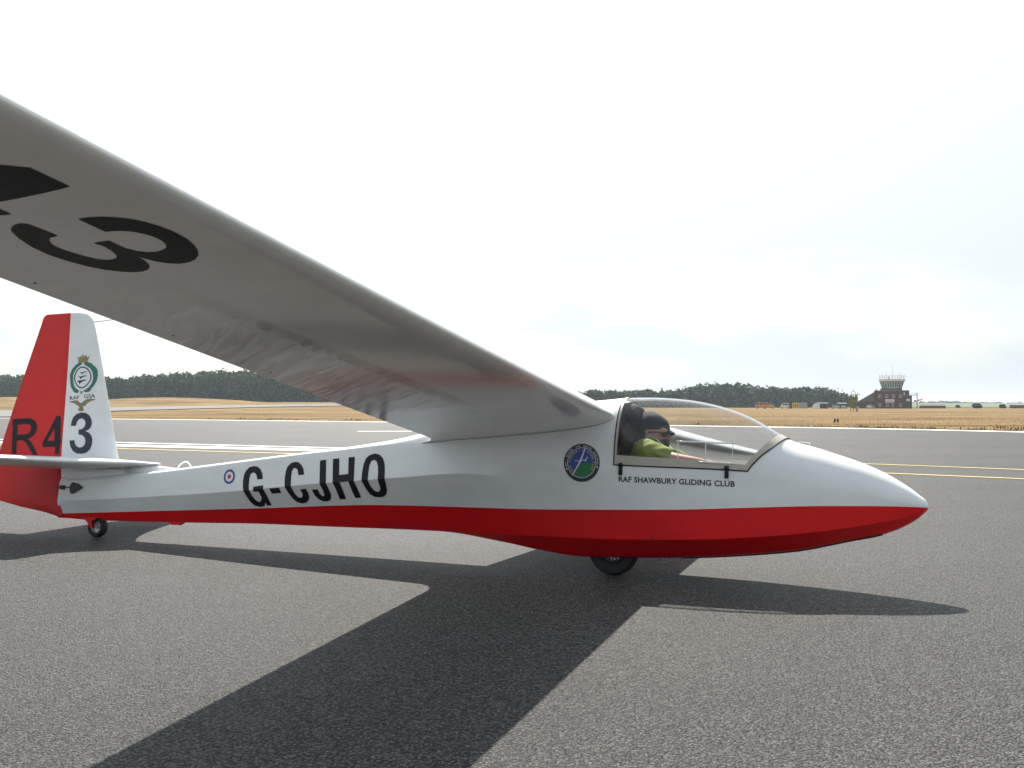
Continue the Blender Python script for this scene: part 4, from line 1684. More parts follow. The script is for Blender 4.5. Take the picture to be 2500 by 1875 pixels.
# ---- fin and rudder
f_fl = pchip([.40, .591, .721, 1.159, 1.5, 1.662, 1.715, 1.749, 1.772, 1.786, 1.789],
             [-3.95, -4.016, -4.067, -4.226, -4.352, -4.415, -4.442, -4.467, -4.495, -4.53, -4.56])
f_hx = pchip([.10, .132, .597, 1.028, 1.398, 1.788, 1.80], [-4.516, -4.518, -4.597, -4.627, -4.655, -4.689, -4.69])
f_rx = pchip([.132, .16, .238, .30, .41, .52, .636, .9, 1.3, 1.70, 1.769, 1.785, 1.792],
             [-4.56, -4.70, -5.262, -5.35, -5.392, -5.375, -5.335, -5.262, -5.145, -5.024, -5.004, -4.985, -4.955])


def f_ft(z):
    return .036 - .018 * sstep(.4, 1.8, z)


fz = [.42, .5, .6, .7, .85, 1.0, 1.15, 1.3, 1.45, 1.58, 1.66, 1.71, 1.745, 1.768, 1.781, 1.789]
cs = [0, .006, .025, .07, .15, .28, .45, .65, .85, 1]
ring = [(c_, -1) for c_ in cs[::-1]] + [(c_, 1) for c_ in cs[1:]]
v = []
for z in fz:
    a_, h_ = f_fl(z), f_hx(z) + .004
    for c_, k in ring:
        th = f_ft(z) * sqrt(1 - (1 - min(c_ / .55, 1)) ** 2) * (1 - .12 * max(0, c_ - .55))
        if z > 1.77:
            th *= .8
        v.append((a_ + (h_ - a_) * c_, k * th, z))
n = len(ring)
f = [(i * n + j, i * n + (j + 1) % n, (i + 1) * n + (j + 1) % n, (i + 1) * n + j) for i in range(len(fz) - 1) for j in range(n)]
f.append(tuple(range((len(fz) - 1) * n, len(fz) * n)))
fin = MB().add(v, f).build("fin", WHITE, glider, True, 40)
rz_ = [.134, .15, .17, .2, .238, .27, .3, .35, .41, .5, .636, .8, 1.0, 1.2, 1.4, 1.6, 1.7, 1.75, 1.775, 1.787, 1.791]
cs = [0, .02, .1, .3, .6, .85, .97, 1]
ring = [(c_, -1) for c_ in cs[::-1]] + [(c_, 1) for c_ in cs[1:]]
v = []
for z in rz_:
    h_, e_ = f_hx(z) - .004, f_rx(z)
    for c_, k in ring:
        th = f_ft(z) * .93 * (1 - c_ * .9) * (1 if c_ > .015 else .75)
        v.append((h_ + (e_ - h_) * c_, k * th, z))
n = len(ring)
f = [(i * n + j, i * n + (j + 1) % n, (i + 1) * n + (j + 1) % n, (i + 1) * n + j) for i in range(len(rz_) - 1) for j in range(n)]
f += [tuple(range(n))[::-1], tuple(range((len(rz_) - 1) * n, len(rz_) * n))]
rudder = MB().add(v, f).build("rudder", RUDRED, glider, True, 40)
FIN_BVH, RUD_BVH = bvh_of(fin), bvh_of(rudder)
b = MB()
b.tube([(-4.468, 0, 1.708), (-4.33, 0, 1.716), (-4.20, 0, 1.724)], .004, 6)
b.build("probe_tube", METAL, fin, True)
# rudder horn and cable fairing
b = MB()
fy = on_fus(-4.36, .37).y
b.prism([(-4.43, .352), (-4.43, .385), (-4.412, .412), (-4.36, .402), (-4.30, .374), (-4.36, .345), (-4.412, .322)], fy - .016, fy + .02)
b.build("cable_fairing", DARKMETAL, fus)
b = MB()
b.box((-4.555, -.055, .352), (-4.51, -.028, .386), .005)
b.tube([(-4.60, -.05, .368), (-4.54, -.055, .370), (-4.43, fy - .006, .372)], .0045, 6)
b.build("rudder_horn", DARKMETAL, rudder, True, 30)
# lifting handle on the spine
hp = [(-3.433 + .13 * k / 14, 0, .545 + .014 * k / 14 + .05 * sin(pi * k / 14) ** .7) for k in range(15)]
MB().tube(hp, .006, 8).build("lifting_handle", mat("white_tube", (.75, .75, .74), .4), glider, True)


# ---- wheels
def wheel(name, c, R, wd, rim, spokes=0):
    e = empty(name)
    e.parent = glider
    h_ = wd / 2
    sec = [(-h_ * .55, rim), (-h_ * .9, rim + (R - rim) * .25), (-h_, rim + (R - rim) * .5), (-h_ * .92, R * .93), (-h_ * .6, R * .985),
           (0, R), (h_ * .6, R * .985), (h_ * .92, R * .93), (h_, rim + (R - rim) * .5), (h_ * .9, rim + (R - rim) * .25), (h_ * .55, rim)]
    t_ = MB().lathe(sec, 40, 'y', c).build("tyre", RUBBER, e, True, 50)
    for v_ in t_.data.vertices:                       # weight flattens the tyre a little
        v_.co.z = max(v_.co.z, .0 + (v_.co.y - c[1]) * .1228)
    b_ = MB().lathe([(-h_ * .5, rim * 1.03), (-h_ * .62, rim), (-h_ * .55, rim * .9), (-h_ * .2, rim * .86), (-h_ * .2, rim * .3), (-h_ * .7, rim * .28),
                     (-h_ * .75, 0)], 32, 'y', c)
    r_ = b_.build("rim", METAL, e, True, 35)
    if spokes:
        b_ = MB()
        for k in range(spokes):
            t = 2 * pi * k / spokes
            b_.tube([(c[0] + rim * .25 * cos(t), c[1] - h_ * .35, c[2] + rim * .25 * sin(t)),
                     (c[0] + rim * .9 * cos(t), c[1] - h_ * .4, c[2] + rim * .9 * sin(t))], .0035, 5)
        b_.build("spokes", DARKMETAL, r_)
    return e


wheel("main_wheel", (0.0, 0, .147), .150, .115, .070, 16)
wheel("tail_wheel", (-4.165, 0, .078), .079, .062, .045)
b = MB()
b.prism([(-4.30, .15), (-4.13, .15), (-4.19, .118), (-4.178, .072), (-4.196, .070), (-4.235, .112)], -.046, -.038)
b.prism([(-4.30, .15), (-4.13, .15), (-4.15, .095), (-4.175, .066), (-4.20, .066), (-4.225, .10)], .038, .046)
b.tube([(-4.185, -.048, .079), (-4.185, .048, .079)], .009, 8)
b.build("tail_wheel_fork", RED, glider)
# nose skid strip, release hook, drain bumps
b = MB()
sx_ = np.linspace(.42, 1.52, 24)
v = []
for x in sx_:
    zb = f_zb(x) - .010
    for y, z in ((-.035, zb + .008), (-.035, zb - .004), (.035, zb - .004), (.035, zb + .008)):
        v.append((x, y, z))
f = [(i * 4 + j, i * 4 + (j + 1) % 4, (i + 1) * 4 + (j + 1) % 4, (i + 1) * 4 + j) for i in range(23) for j in range(4)]
f += [(3, 2, 1, 0), (92, 93, 94, 95)]
b.add(v, f)
b.build("nose_skid", RUBBER, glider)
b = MB()
b.tube([(.285, -.03, .112), (.30, -.03, .088), (.34, -.03, .092), (.35, -.03, .118)], .005, 6)
b.build("release_hook", METAL, glider, True)
b = MB()
b.prism([(-3.46, .152), (-3.42, .130), (-3.36, .130), (-3.32, .154)], -.02, .02)
b.build("drain_block", RED, glider)
for x_, z_, r_ in ((-.055, .155, .009), (.30, .232, .006)):
    p_ = on_fus(x_, z_, 0)
    b = MB()
    b.bm(blob(p_, (r_, .004, r_), 1, 0, 2))
    b.build("bolt_head", BLACK, fus, True)
b = MB()
b.tube([(1.135, -.01, .79), (1.135, -.01, .815)], .003, 6)
b.tube([(1.135, -.01, .813), (1.07, -.01, .818)], .0016, 5)
b.build("yaw_string_post", ACRYL, fus)

# ------------------------------------------------------------------ lettering and emblems laid on the skins
from mathutils.geometry import tessellate_polygon
DEC = {
    'w3': [(-0.2233, -3.9549), (-0.1879, -3.9523), (-0.1568, -3.9428), (-0.1303, -3.9258), (-0.1066, -3.9025), (-0.0894, -3.872), (-0.0775, -3.8347), (-0.0718, -3.7892), (-0.0756, -3.7385), (-0.0881, -3.6945), (-0.1064, -3.6561), (-0.1289, -3.6271), (-0.1603, -3.6029), (-0.1938, -3.5917), (-0.2275, -3.5924), (-0.255, -3.608), (-0.2739, -3.6328), (-0.2847, -3.6583), (-0.2942, -3.6846), (-0.2989, -3.6544), (-0.3106, -3.6235), (-0.3251, -3.6017), (-0.3492, -3.5826), (-0.3791, -3.5738), (-0.4123, -3.5772), (-0.4448, -3.5928), (-0.4771, -3.6229), (-0.5036, -3.6615), (-0.5208, -3.7144), (-0.5296, -3.7726), (-0.5182, -3.8365), (-0.4941, -3.8966), (-0.4694, -3.938), (-0.4549, -3.9553), (-0.4331, -3.9698), (-0.409, -3.9786), (-0.3892, -3.9796), (-0.3756, -3.9711), (-0.3726, -3.9298), (-0.3723, -3.8816), (-0.405, -3.877), (-0.4264, -3.8604), (-0.443, -3.84), (-0.4523, -3.8159), (-0.4532, -3.7829), (-0.4446, -3.7513), (-0.4357, -3.7192), (-0.4212, -3.6952), (-0.3997, -3.6846), (-0.3783, -3.6847), (-0.3553, -3.6946), (-0.3392, -3.7149), (-0.3254, -3.7476), (-0.3188, -3.7778), (-0.3253, -3.808), (-0.2947, -3.808), (-0.2702, -3.8072), (-0.2724, -3.7901), (-0.2746, -3.747), (-0.2622, -3.7179), (-0.2424, -3.6995), (-0.2187, -3.6923), (-0.1906, -3.6972), (-0.1661, -3.7107), (-0.1495, -3.7314), (-0.1409, -3.7551), (-0.139, -3.7851), (-0.1467, -3.8112), (-0.1613, -3.8363), (-0.1847, -3.8518), (-0.2063, -3.8593), (-0.2278, -3.8621)],
    'w4a': [(-0.1307, -4.2531), (-0.1086, -4.2354), (-0.0867, -4.2149), (-0.0846, -4.1633), (-0.0869, -4.1065), (-0.1359, -4.1064), (-0.2197, -4.1023), (-0.312, -4.1042)],
    'w4b': [(-0.3567, -4.0676), (-0.3568, -4.0513), (-0.3564, -4.0347), (-0.3928, -4.0381)],
    'R': [(-5.2223, 0.9125), (-5.1401, 0.9166), (-5.041, 0.9216), (-4.9907, 0.9177), (-4.9483, 0.8982), (-4.9219, 0.869), (-4.9145, 0.8398), (-4.9239, 0.8032), (-4.9471, 0.7763), (-4.9827, 0.7589), (-5.0094, 0.7504), (-4.9743, 0.7323), (-4.9279, 0.6892), (-4.8667, 0.6201), (-4.9223, 0.6192), (-4.9734, 0.6691), (-5.0245, 0.7171), (-5.0559, 0.7338), (-5.0924, 0.7383), (-5.1383, 0.7353), (-5.1327, 0.6864), (-5.1223, 0.623), (-5.1784, 0.6245), (-5.192, 0.7151), (-5.2056, 0.8135)],
    'Rh': [(-5.152, 0.8657), (-5.0676, 0.8733), (-5.0245, 0.871), (-4.9954, 0.8589), (-4.9833, 0.8394), (-4.9894, 0.815), (-5.0105, 0.7953), (-5.0516, 0.7876), (-5.1382, 0.7845)],
    'f4': [(-4.706, 0.9397), (-4.6632, 0.9411), (-4.6522, 0.9252), (-4.6246, 0.741), (-4.6175, 0.7457), (-4.6185, 0.725), (-4.6138, 0.6993), (-4.6261, 0.6957), (-4.6233, 0.6315), (-4.6726, 0.6307), (-4.6781, 0.6902), (-4.8242, 0.6858), (-4.8283, 0.7243), (-4.7708, 0.8212)],
    'f4h': [(-4.7086, 0.8385), (-4.6963, 0.7402), (-4.7797, 0.7344)],
    'f3': [(-4.5308, 0.8597), (-4.5282, 0.8946), (-4.5149, 0.9305), (-4.4805, 0.9568), (-4.4313, 0.9684), (-4.3863, 0.9643), (-4.346, 0.9455), (-4.3199, 0.9149), (-4.3102, 0.8819), (-4.3157, 0.8535), (-4.3333, 0.832), (-4.369, 0.8199), (-4.3295, 0.8085), (-4.302, 0.7877), (-4.2848, 0.7551), (-4.2827, 0.713), (-4.2958, 0.6752), (-4.3291, 0.6489), (-4.3777, 0.6386), (-4.4286, 0.6399), (-4.4767, 0.6602), (-4.508, 0.6951), (-4.5274, 0.7422), (-4.4745, 0.7453), (-4.4638, 0.7194), (-4.4444, 0.6985), (-4.4106, 0.6873), (-4.3799, 0.6925), (-4.3578, 0.7117), (-4.3542, 0.7399), (-4.3669, 0.768), (-4.3918, 0.7856), (-4.4374, 0.7931), (-4.4404, 0.831), (-4.4122, 0.8336), (-4.3862, 0.8481), (-4.3762, 0.8718), (-4.3813, 0.8955), (-4.4002, 0.9143), (-4.4267, 0.9213), (-4.4509, 0.914), (-4.4698, 0.8925), (-4.4773, 0.8601)],
    'oval_out': [(-4.4827, 1.3412), (-4.4385, 1.3313), (-4.4015, 1.3036), (-4.3783, 1.2675), (-4.3785, 1.23), (-4.3971, 1.1994), (-4.4257, 1.1739), (-4.4622, 1.1623), (-4.5002, 1.1728), (-4.5347, 1.2005), (-4.5567, 1.235), (-4.5601, 1.2695), (-4.5457, 1.3071), (-4.5176, 1.3324)],
    'oval_in': [(-4.481, 1.3308), (-4.4435, 1.3221), (-4.4105, 1.2978), (-4.3898, 1.2669), (-4.3896, 1.2317), (-4.4079, 1.2045), (-4.4339, 1.1825), (-4.4652, 1.1725), (-4.4957, 1.1813), (-4.5253, 1.2045), (-4.5452, 1.2356), (-4.5478, 1.2676), (-4.5353, 1.3001), (-4.5115, 1.3231)],
    'wreath_r': [(-4.4677, 1.3746), (-4.4421, 1.3794), (-4.415, 1.3722), (-4.3925, 1.3652), (-4.3714, 1.3497), (-4.3486, 1.3359), (-4.3337, 1.3188), (-4.3222, 1.3035), (-4.3211, 1.2847), (-4.315, 1.2676), (-4.3172, 1.2471), (-4.3178, 1.2266), (-4.3271, 1.2095), (-4.3344, 1.1925), (-4.348, 1.1754), (-4.3586, 1.1619), (-4.3687, 1.1449), (-4.3925, 1.133), (-4.4187, 1.1314), (-4.441, 1.1434), (-4.4097, 1.1585), (-4.3869, 1.1772), (-4.3691, 1.1993), (-4.3602, 1.2231), (-4.3586, 1.2504), (-4.368, 1.2811), (-4.3851, 1.3086), (-4.4079, 1.3293), (-4.4408, 1.345), (-4.4697, 1.3592)],
    'wreath_l': [(-4.5041, 1.3752), (-4.5264, 1.3722), (-4.5522, 1.3606), (-4.5681, 1.3454), (-4.5885, 1.3285), (-4.599, 1.3079), (-4.6071, 1.2874), (-4.61, 1.2632), (-4.6036, 1.239), (-4.5978, 1.2183), (-4.589, 1.1942), (-4.5838, 1.177), (-4.567, 1.1597), (-4.5497, 1.139), (-4.527, 1.1269), (-4.5037, 1.125), (-4.4882, 1.142), (-4.5137, 1.1575), (-4.5393, 1.1731), (-4.5549, 1.1973), (-4.5671, 1.2283), (-4.5723, 1.2593), (-4.57, 1.2868), (-4.5578, 1.3107), (-4.5386, 1.3345), (-4.5133, 1.3479), (-4.493, 1.363)],
    'crown': [(-4.5333, 1.3723), (-4.5425, 1.4001), (-4.5578, 1.4229), (-4.5381, 1.4155), (-4.5304, 1.4102), (-4.5243, 1.4291), (-4.5121, 1.4237), (-4.5024, 1.42), (-4.5003, 1.4355), (-4.5057, 1.4408), (-4.4875, 1.4404), (-4.4909, 1.4336), (-4.4835, 1.4214), (-4.4738, 1.4263), (-4.4624, 1.4365), (-4.4566, 1.4278), (-4.4456, 1.4139), (-4.4359, 1.4206), (-4.4222, 1.4291), (-4.4306, 1.4016), (-4.4381, 1.3811), (-4.468, 1.3763), (-4.4899, 1.3715), (-4.5084, 1.3736)],
    'b1': [(-4.5005, 1.292), (-4.4867, 1.2966), (-4.4718, 1.294), (-4.4555, 1.2996), (-4.4379, 1.3014), (-4.4236, 1.2986), (-4.4411, 1.2946), (-4.4628, 1.2887), (-4.4761, 1.2821), (-4.4806, 1.2736), (-4.484, 1.2856)],
    'b2': [(-4.5163, 1.2551), (-4.5035, 1.2611), (-4.4829, 1.2599), (-4.4591, 1.2664), (-4.4367, 1.2679), (-4.4188, 1.265), (-4.44, 1.2604), (-4.4662, 1.2545), (-4.4763, 1.2471), (-4.4833, 1.2349), (-4.4929, 1.2463), (-4.4978, 1.2542)],
    'b3': [(-4.5247, 1.2175), (-4.5116, 1.227), (-4.489, 1.2281), (-4.4666, 1.2299), (-4.4449, 1.2355), (-4.4172, 1.2295), (-4.4431, 1.2242), (-4.4644, 1.2169), (-4.4812, 1.2085), (-4.4927, 1.196), (-4.5006, 1.2104), (-4.5054, 1.2173)],
    'x1': [(-4.4814, 1.142), (-4.4747, 1.1426), (-4.4432, 1.1213), (-4.4492, 1.1193)],
    'x2': [(-4.4521, 1.1425), (-4.4456, 1.1411), (-4.4685, 1.1187), (-4.4756, 1.1208)],
    'eagle': [(-4.5857, 1.052), (-4.5571, 1.0605), (-4.5212, 1.0655), (-4.489, 1.0644), (-4.4734, 1.0535), (-4.4536, 1.0433), (-4.4365, 1.0483), (-4.421, 1.0635), (-4.3915, 1.0753), (-4.3534, 1.0788), (-4.3001, 1.0747), (-4.3212, 1.0654), (-4.3503, 1.0602), (-4.378, 1.0466), (-4.3977, 1.0314), (-4.4011, 1.0195), (-4.4187, 1.0229), (-4.4241, 1.0145), (-4.4199, 1.0026), (-4.4089, 0.9908), (-4.4165, 0.9824), (-4.4404, 0.9772), (-4.4684, 0.9823), (-4.4743, 0.9907), (-4.4632, 1.006), (-4.4675, 1.0178), (-4.4917, 1.0263), (-4.5169, 1.04), (-4.5503, 1.0475)],
    'txt': [(-4.5771, 1.0691), (-4.475, 1.0766), (-4.4238, 1.0805), (-4.3101, 1.0857), (-4.582, 1.0982), (-4.48, 1.1062), (-4.4291, 1.1128), (-4.3179, 1.1196)],
    'G': [(-2.4941, 0.4909), (-2.5046, 0.5275), (-2.5272, 0.5596), (-2.5579, 0.5753), (-2.5869, 0.5786), (-2.6282, 0.5684), (-2.6565, 0.5431), (-2.6697, 0.5126), (-2.6723, 0.4742), (-2.6677, 0.4361), (-2.6601, 0.4063), (-2.6499, 0.3668), (-2.6328, 0.3302), (-2.6051, 0.3019), (-2.5612, 0.2956), (-2.5249, 0.3025), (-2.4996, 0.33), (-2.4961, 0.3079), (-2.4583, 0.3115), (-2.4737, 0.389), (-2.4829, 0.4201), (-2.4845, 0.4469), (-2.5264, 0.4402), (-2.5714, 0.4335), (-2.5718, 0.3987), (-2.5301, 0.4027), (-2.5199, 0.3663), (-2.5294, 0.3448), (-2.5496, 0.3291), (-2.5651, 0.3317), (-2.5857, 0.3453), (-2.5996, 0.374), (-2.6091, 0.4106), (-2.6165, 0.4485), (-2.6176, 0.492), (-2.6102, 0.5223), (-2.5873, 0.5354), (-2.5645, 0.5261), (-2.5514, 0.5101), (-2.5427, 0.4858)],
    'dash': [(-2.4282, 0.4255), (-2.3448, 0.434), (-2.3387, 0.4), (-2.4219, 0.3908)],
    'C': [(-2.1366, 0.5299), (-2.1469, 0.5652), (-2.1678, 0.594), (-2.1972, 0.6121), (-2.2246, 0.6153), (-2.2573, 0.6072), (-2.2874, 0.5809), (-2.2977, 0.5485), (-2.3002, 0.5056), (-2.2967, 0.4683), (-2.2922, 0.4409), (-2.2813, 0.4062), (-2.2622, 0.368), (-2.2342, 0.343), (-2.1997, 0.3339), (-2.1587, 0.3407), (-2.1319, 0.3599), (-2.1182, 0.381), (-2.1158, 0.4068), (-2.1232, 0.4347), (-2.172, 0.4279), (-2.1649, 0.4025), (-2.1693, 0.3843), (-2.1869, 0.3723), (-2.2059, 0.3726), (-2.222, 0.3876), (-2.2336, 0.413), (-2.2398, 0.4436), (-2.2441, 0.4805), (-2.247, 0.523), (-2.2455, 0.5497), (-2.2317, 0.5713), (-2.2151, 0.5727), (-2.1979, 0.5614), (-2.1845, 0.5245)],
    'Jl': [(-2.0152, 0.6276), (-1.9653, 0.6338), (-1.9461, 0.4733), (-1.9385, 0.4383), (-1.9352, 0.403), (-1.943, 0.3798), (-1.9585, 0.3639), (-1.9832, 0.3563), (-2.0147, 0.3551), (-2.0468, 0.3683), (-2.0681, 0.3931), (-2.077, 0.4296), (-2.0296, 0.4342), (-2.0227, 0.405), (-2.0097, 0.3911), (-1.9943, 0.3907), (-1.9871, 0.4011), (-1.9894, 0.4341), (-1.998, 0.4666)],
    'H': [(-1.9087, 0.64), (-1.858, 0.6446), (-1.8451, 0.534), (-1.7716, 0.5426), (-1.783, 0.6527), (-1.7332, 0.6571), (-1.7213, 0.4951), (-1.7139, 0.4558), (-1.7028, 0.3923), (-1.7503, 0.387), (-1.7613, 0.4492), (-1.7654, 0.4938), (-1.8374, 0.4866), (-1.8315, 0.4469), (-1.8252, 0.3792), (-1.8748, 0.3737), (-1.8827, 0.4402), (-1.8911, 0.481)],
    'Oo': [(-1.6612, 0.5019), (-1.662, 0.553), (-1.658, 0.6043), (-1.6447, 0.6457), (-1.6199, 0.6693), (-1.5785, 0.6818), (-1.5411, 0.6757), (-1.5111, 0.6532), (-1.4935, 0.6179), (-1.4862, 0.5724), (-1.4822, 0.517), (-1.4836, 0.4829), (-1.488, 0.4485), (-1.5014, 0.4235), (-1.5253, 0.4053), (-1.5568, 0.3992), (-1.5977, 0.4002), (-1.6273, 0.4165), (-1.6454, 0.4481)],
    'Oi': [(-1.6123, 0.5034), (-1.6128, 0.5541), (-1.6112, 0.6002), (-1.5998, 0.6312), (-1.5795, 0.6408), (-1.5571, 0.632), (-1.543, 0.6016), (-1.5355, 0.556), (-1.5354, 0.5057), (-1.5341, 0.4715), (-1.5352, 0.4518), (-1.5494, 0.4366), (-1.5711, 0.4334), (-1.5904, 0.4451), (-1.6053, 0.4692)],
    'text': [(0.1011, 0.5464), (0.1008, 0.579), (0.639, 0.5409), (0.6388, 0.5713)],
    'bd': [(-0.1339, 0.7637), (-0.0159, 0.6773), (-0.1273, 0.5375), (-0.2449, 0.6354), (-0.1287, 0.6556), (-0.2267, 0.6148), (-0.0395, 0.6255)],
}

WHITEV = mat("white_vinyl", (.72, .72, .70), .45)
BLUEV = mat("blue_vinyl", (.025, .06, .30), .45)
REDV = mat("red_vinyl", (.45, .03, .03), .45)
GREENV = mat("green_vinyl", (.02, .16, .06), .45)
WREATH = mat("wreath_green", (.018, .15, .10), .5, var=.25, vscale=60)
GOLD = mat("crown_gold", (.26, .19, .075), .5, var=.3, vscale=80)
EAGLE = mat("eagle_brown_gold", (.20, .165, .08), .5, var=.3, vscale=70)
YELLOWV = mat("yellow_vinyl", (.42, .42, .08), .5)
OUTLINE = mat("dark_outline_vinyl", (.03, .028, .022), .5)


def shape(outer, holes=()):
    loops = [[Vector((a, b_, 0)) for a, b_ in outer]] + [[Vector((a, b_, 0)) for a, b_ in h] for h in holes]
    flat = [p for l in loops for p in l]
    tris = tessellate_polygon(loops)
    return [(p.x, p.y) for p in flat], [tuple(t) for t in tris]


def ellipse(cx, cz, rx, rz_, n=48, rot=0.0):
    out = []
    for k in range(n):
        t = 2 * pi * k / n
        a, b_ = rx * cos(t), rz_ * sin(t)
        out.append((cx + a * cos(rot) - b_ * sin(rot), cz + a * sin(rot) + b_ * cos(rot)))
    return out


def ring_shape(o_, i_):
    n_ = len(o_)
    return list(o_) + list(i_), [(k, (k + 1) % n_, n_ + (k + 1) % n_, n_ + k) for k in range(n_)]


def text_shape(s, bold=0.0, spacing=1.0):
    cu = bpy.data.curves.new("glyphs", 'FONT')
    cu.body = s
    cu.size = 1.0
    cu.offset = bold
    cu.space_character = spacing
    cu.resolution_u = 4
    o_ = bpy.data.objects.new("glyphs", cu)
    COL.objects.link(o_)
    bpy.context.view_layer.update()
    me_ = bpy.data.meshes.new_from_object(o_.evaluated_get(bpy.context.evaluated_depsgraph_get()))
    v_ = [(p.co.x, p.co.y) for p in me_.vertices]
    f_ = [tuple(p.vertices) for p in me_.polygons]
    bpy.data.objects.remove(o_, do_unlink=True)
    bpy.data.curves.remove(cu)
    bpy.data.meshes.remove(me_)
    return v_, f_


def fit(sh, quad):
    """map a shape's bounding box onto a quad: lower left, lower right, upper right, upper left"""
    v_, f_ = sh
    xs, ys = [p[0] for p in v_], [p[1] for p in v_]
    x0, x1, y0, y1 = min(xs), max(xs), min(ys), max(ys)
    A, B, C_, D = [Vector(q) for q in quad]
    out = []
    for a, b_ in v_:
        s, t = (a - x0) / (x1 - x0), (b_ - y0) / (y1 - y0)
        p_ = A * (1 - s) * (1 - t) + B * s * (1 - t) + C_ * s * t + D * (1 - s) * t
        out.append((p_.x, p_.y))
    return out, f_


def decal(name, sh, m, bvh, parent, off=.0016, plane='side', step=.03):
    v_, f_ = sh
    bm_ = bmesh.new()
    vs = [bm_.verts.new((a, b_, 0)) for a, b_ in v_]
    for q in f_:
        try:
            bm_.faces.new([vs[i] for i in q])
        except ValueError:
            pass
    xs, ys = [p[0] for p in v_], [p[1] for p in v_]
    for ax, lo, hi in ((0, min(xs), max(xs)), (1, min(ys), max(ys))):
        c_ = math.floor(lo / step) * step
        while c_ < hi:
            no = (1, 0, 0) if ax == 0 else (0, 1, 0)
            co = (c_, 0, 0) if ax == 0 else (0, c_, 0)
            bmesh.ops.bisect_plane(bm_, geom=bm_.verts[:] + bm_.edges[:] + bm_.faces[:], plane_co=co, plane_no=no, dist=1e-6)
            c_ += step
    for q in bm_.verts:
        if plane == 'side':
            src, d = Vector((q.co.x, -3, q.co.y)), Vector((0, 1, 0))
        else:
            src, d = Vector((q.co.x, q.co.y, 0)), Vector((0, 0, 1))
        h = bvh.ray_cast(src, d)
        if h[0] is None:
            h = bvh.find_nearest(src + d * (3 if plane == 'side' else 1))
        nrm = h[1] if h[1].dot(d) < 0 else -h[1]
        q.co = h[0] + nrm * off
    o_ = MB().bm(bm_).build(name, m, parent)
    return o_


def fold_decal(name, outer, holes, m, off=.0016):
    """registration letters: cut exactly along the mid chine so they follow the fold"""
    sh = shape(outer, holes)
    bm_ = bmesh.new()
    vs = [bm_.verts.new((a, b_, 0)) for a, b_ in sh[0]]
    for q in sh[1]:
        try:
            bm_.faces.new([vs[i] for i in q])
        except ValueError:
            pass
    xs = [p[0] for p in sh[0]]
    xm = (min(xs) + max(xs)) / 2
    s = (f_zm(xm + .1) - f_zm(xm - .1)) / .2
    geom = lambda: bm_.verts[:] + bm_.edges[:] + bm_.faces[:]
    bmesh.ops.bisect_plane(bm_, geom=geom(), plane_co=(xm, f_zm(xm), 0), plane_no=(-s, 1, 0), dist=1e-6)
    for k in np.arange(min(xs), max(xs), .04):
        bmesh.ops.bisect_plane(bm_, geom=geom(), plane_co=(k, 0, 0), plane_no=(1, 0, 0), dist=1e-6)
    for q in bm_.verts:
        x_, z_ = q.co.x, q.co.y
        h = FUS_BVH.ray_cast(Vector((x_, -3, z_)), Vector((0, 1, 0)))
        q.co = h[0] + Vector((0, -1, -.25)).normalized() * off * 1.6
    return MB().bm(bm_).build(name, m, fus)


for key in ('G', 'dash', 'C', 'Jl', 'H'):
    fold_decal("registration_letter", DEC[key], (), BLACK)
fold_decal("registration_letter", DEC['Oo'], (DEC['Oi'],), BLACK)

# tail letters, crest
TAIL_BVH = BVHTree.FromPolygons([v_.co.copy() for v_ in fin.data.vertices] + [v_.co.copy() for v_ in rudder.data.vertices],
                                [tuple(p.vertices) for p in fin.data.polygons] +
                                [tuple(i + len(fin.data.vertices) for i in p.vertices) for p in rudder.data.polygons])
decal("tail_letter", shape(DEC['R'], (DEC['Rh'],)), BLACK, RUD_BVH, rudder)
decal("tail_letter", shape([(min(a, -4.6245), b_) for a, b_ in DEC['f4']], (DEC['f4h'],)), BLACK, RUD_BVH, rudder)
decal("tail_letter", shape(DEC['f3']), NAVY, FIN_BVH, fin)
oc = [(sum(p[0] for p in DEC['oval_out']) / 14), sum(p[1] for p in DEC['oval_out']) / 14]


def loop_smooth(pts, k=4):
    P_ = [Vector(p) for p in pts]
    out = []
    n_ = len(P_)
    for i in range(n_):
        a, b_, c_, d = P_[i - 1], P_[i], P_[(i + 1) % n_], P_[(i + 2) % n_]
        for s in range(k):
            t = s / k
            q = 0.5 * ((2 * b_) + (c_ - a) * t + (2 * a - 5 * b_ + 4 * c_ - d) * t * t + (3 * b_ - a - 3 * c_ + d) * t ** 3)
            out.append((q.x, q.y))
    return out


crest = empty("crest")
crest.parent = fin
oo, oi = loop_smooth(DEC['oval_out']), loop_smooth(DEC['oval_in'])
decal("crest_field", shape(oi), WHITEV, FIN_BVH, crest, .0012)
decal("crest_ring", ring_shape(oo, oi), NAVY, FIN_BVH, crest)
for key in ('wreath_r', 'wreath_l'):
    decal("wreath", shape(loop_smooth(DEC[key], 2)), WREATH, FIN_BVH, crest)
decal("crown", shape(DEC['crown']), GOLD, FIN_BVH, crest)
for key in ('b1', 'b2', 'b3'):
    decal("flying_bird", shape(DEC[key]), NAVY, FIN_BVH, crest, .0024)
decal("stem_cross", shape(DEC['x1']), OUTLINE, FIN_BVH, crest)
decal("stem_cross", shape(DEC['x2']), OUTLINE, FIN_BVH, crest, .0019)
decal("eagle", shape(DEC['eagle']), EAGLE, FIN_BVH, crest)
t_ = DEC['txt']
decal("crest_lettering", fit(text_shape("RAF", .008), (t_[0], t_[1], t_[5], t_[4])), OUTLINE, FIN_BVH, crest)
decal("crest_lettering", fit(text_shape("GSA", .008), (t_[2], t_[3], t_[7], t_[6])), OUTLINE, FIN_BVH, crest)

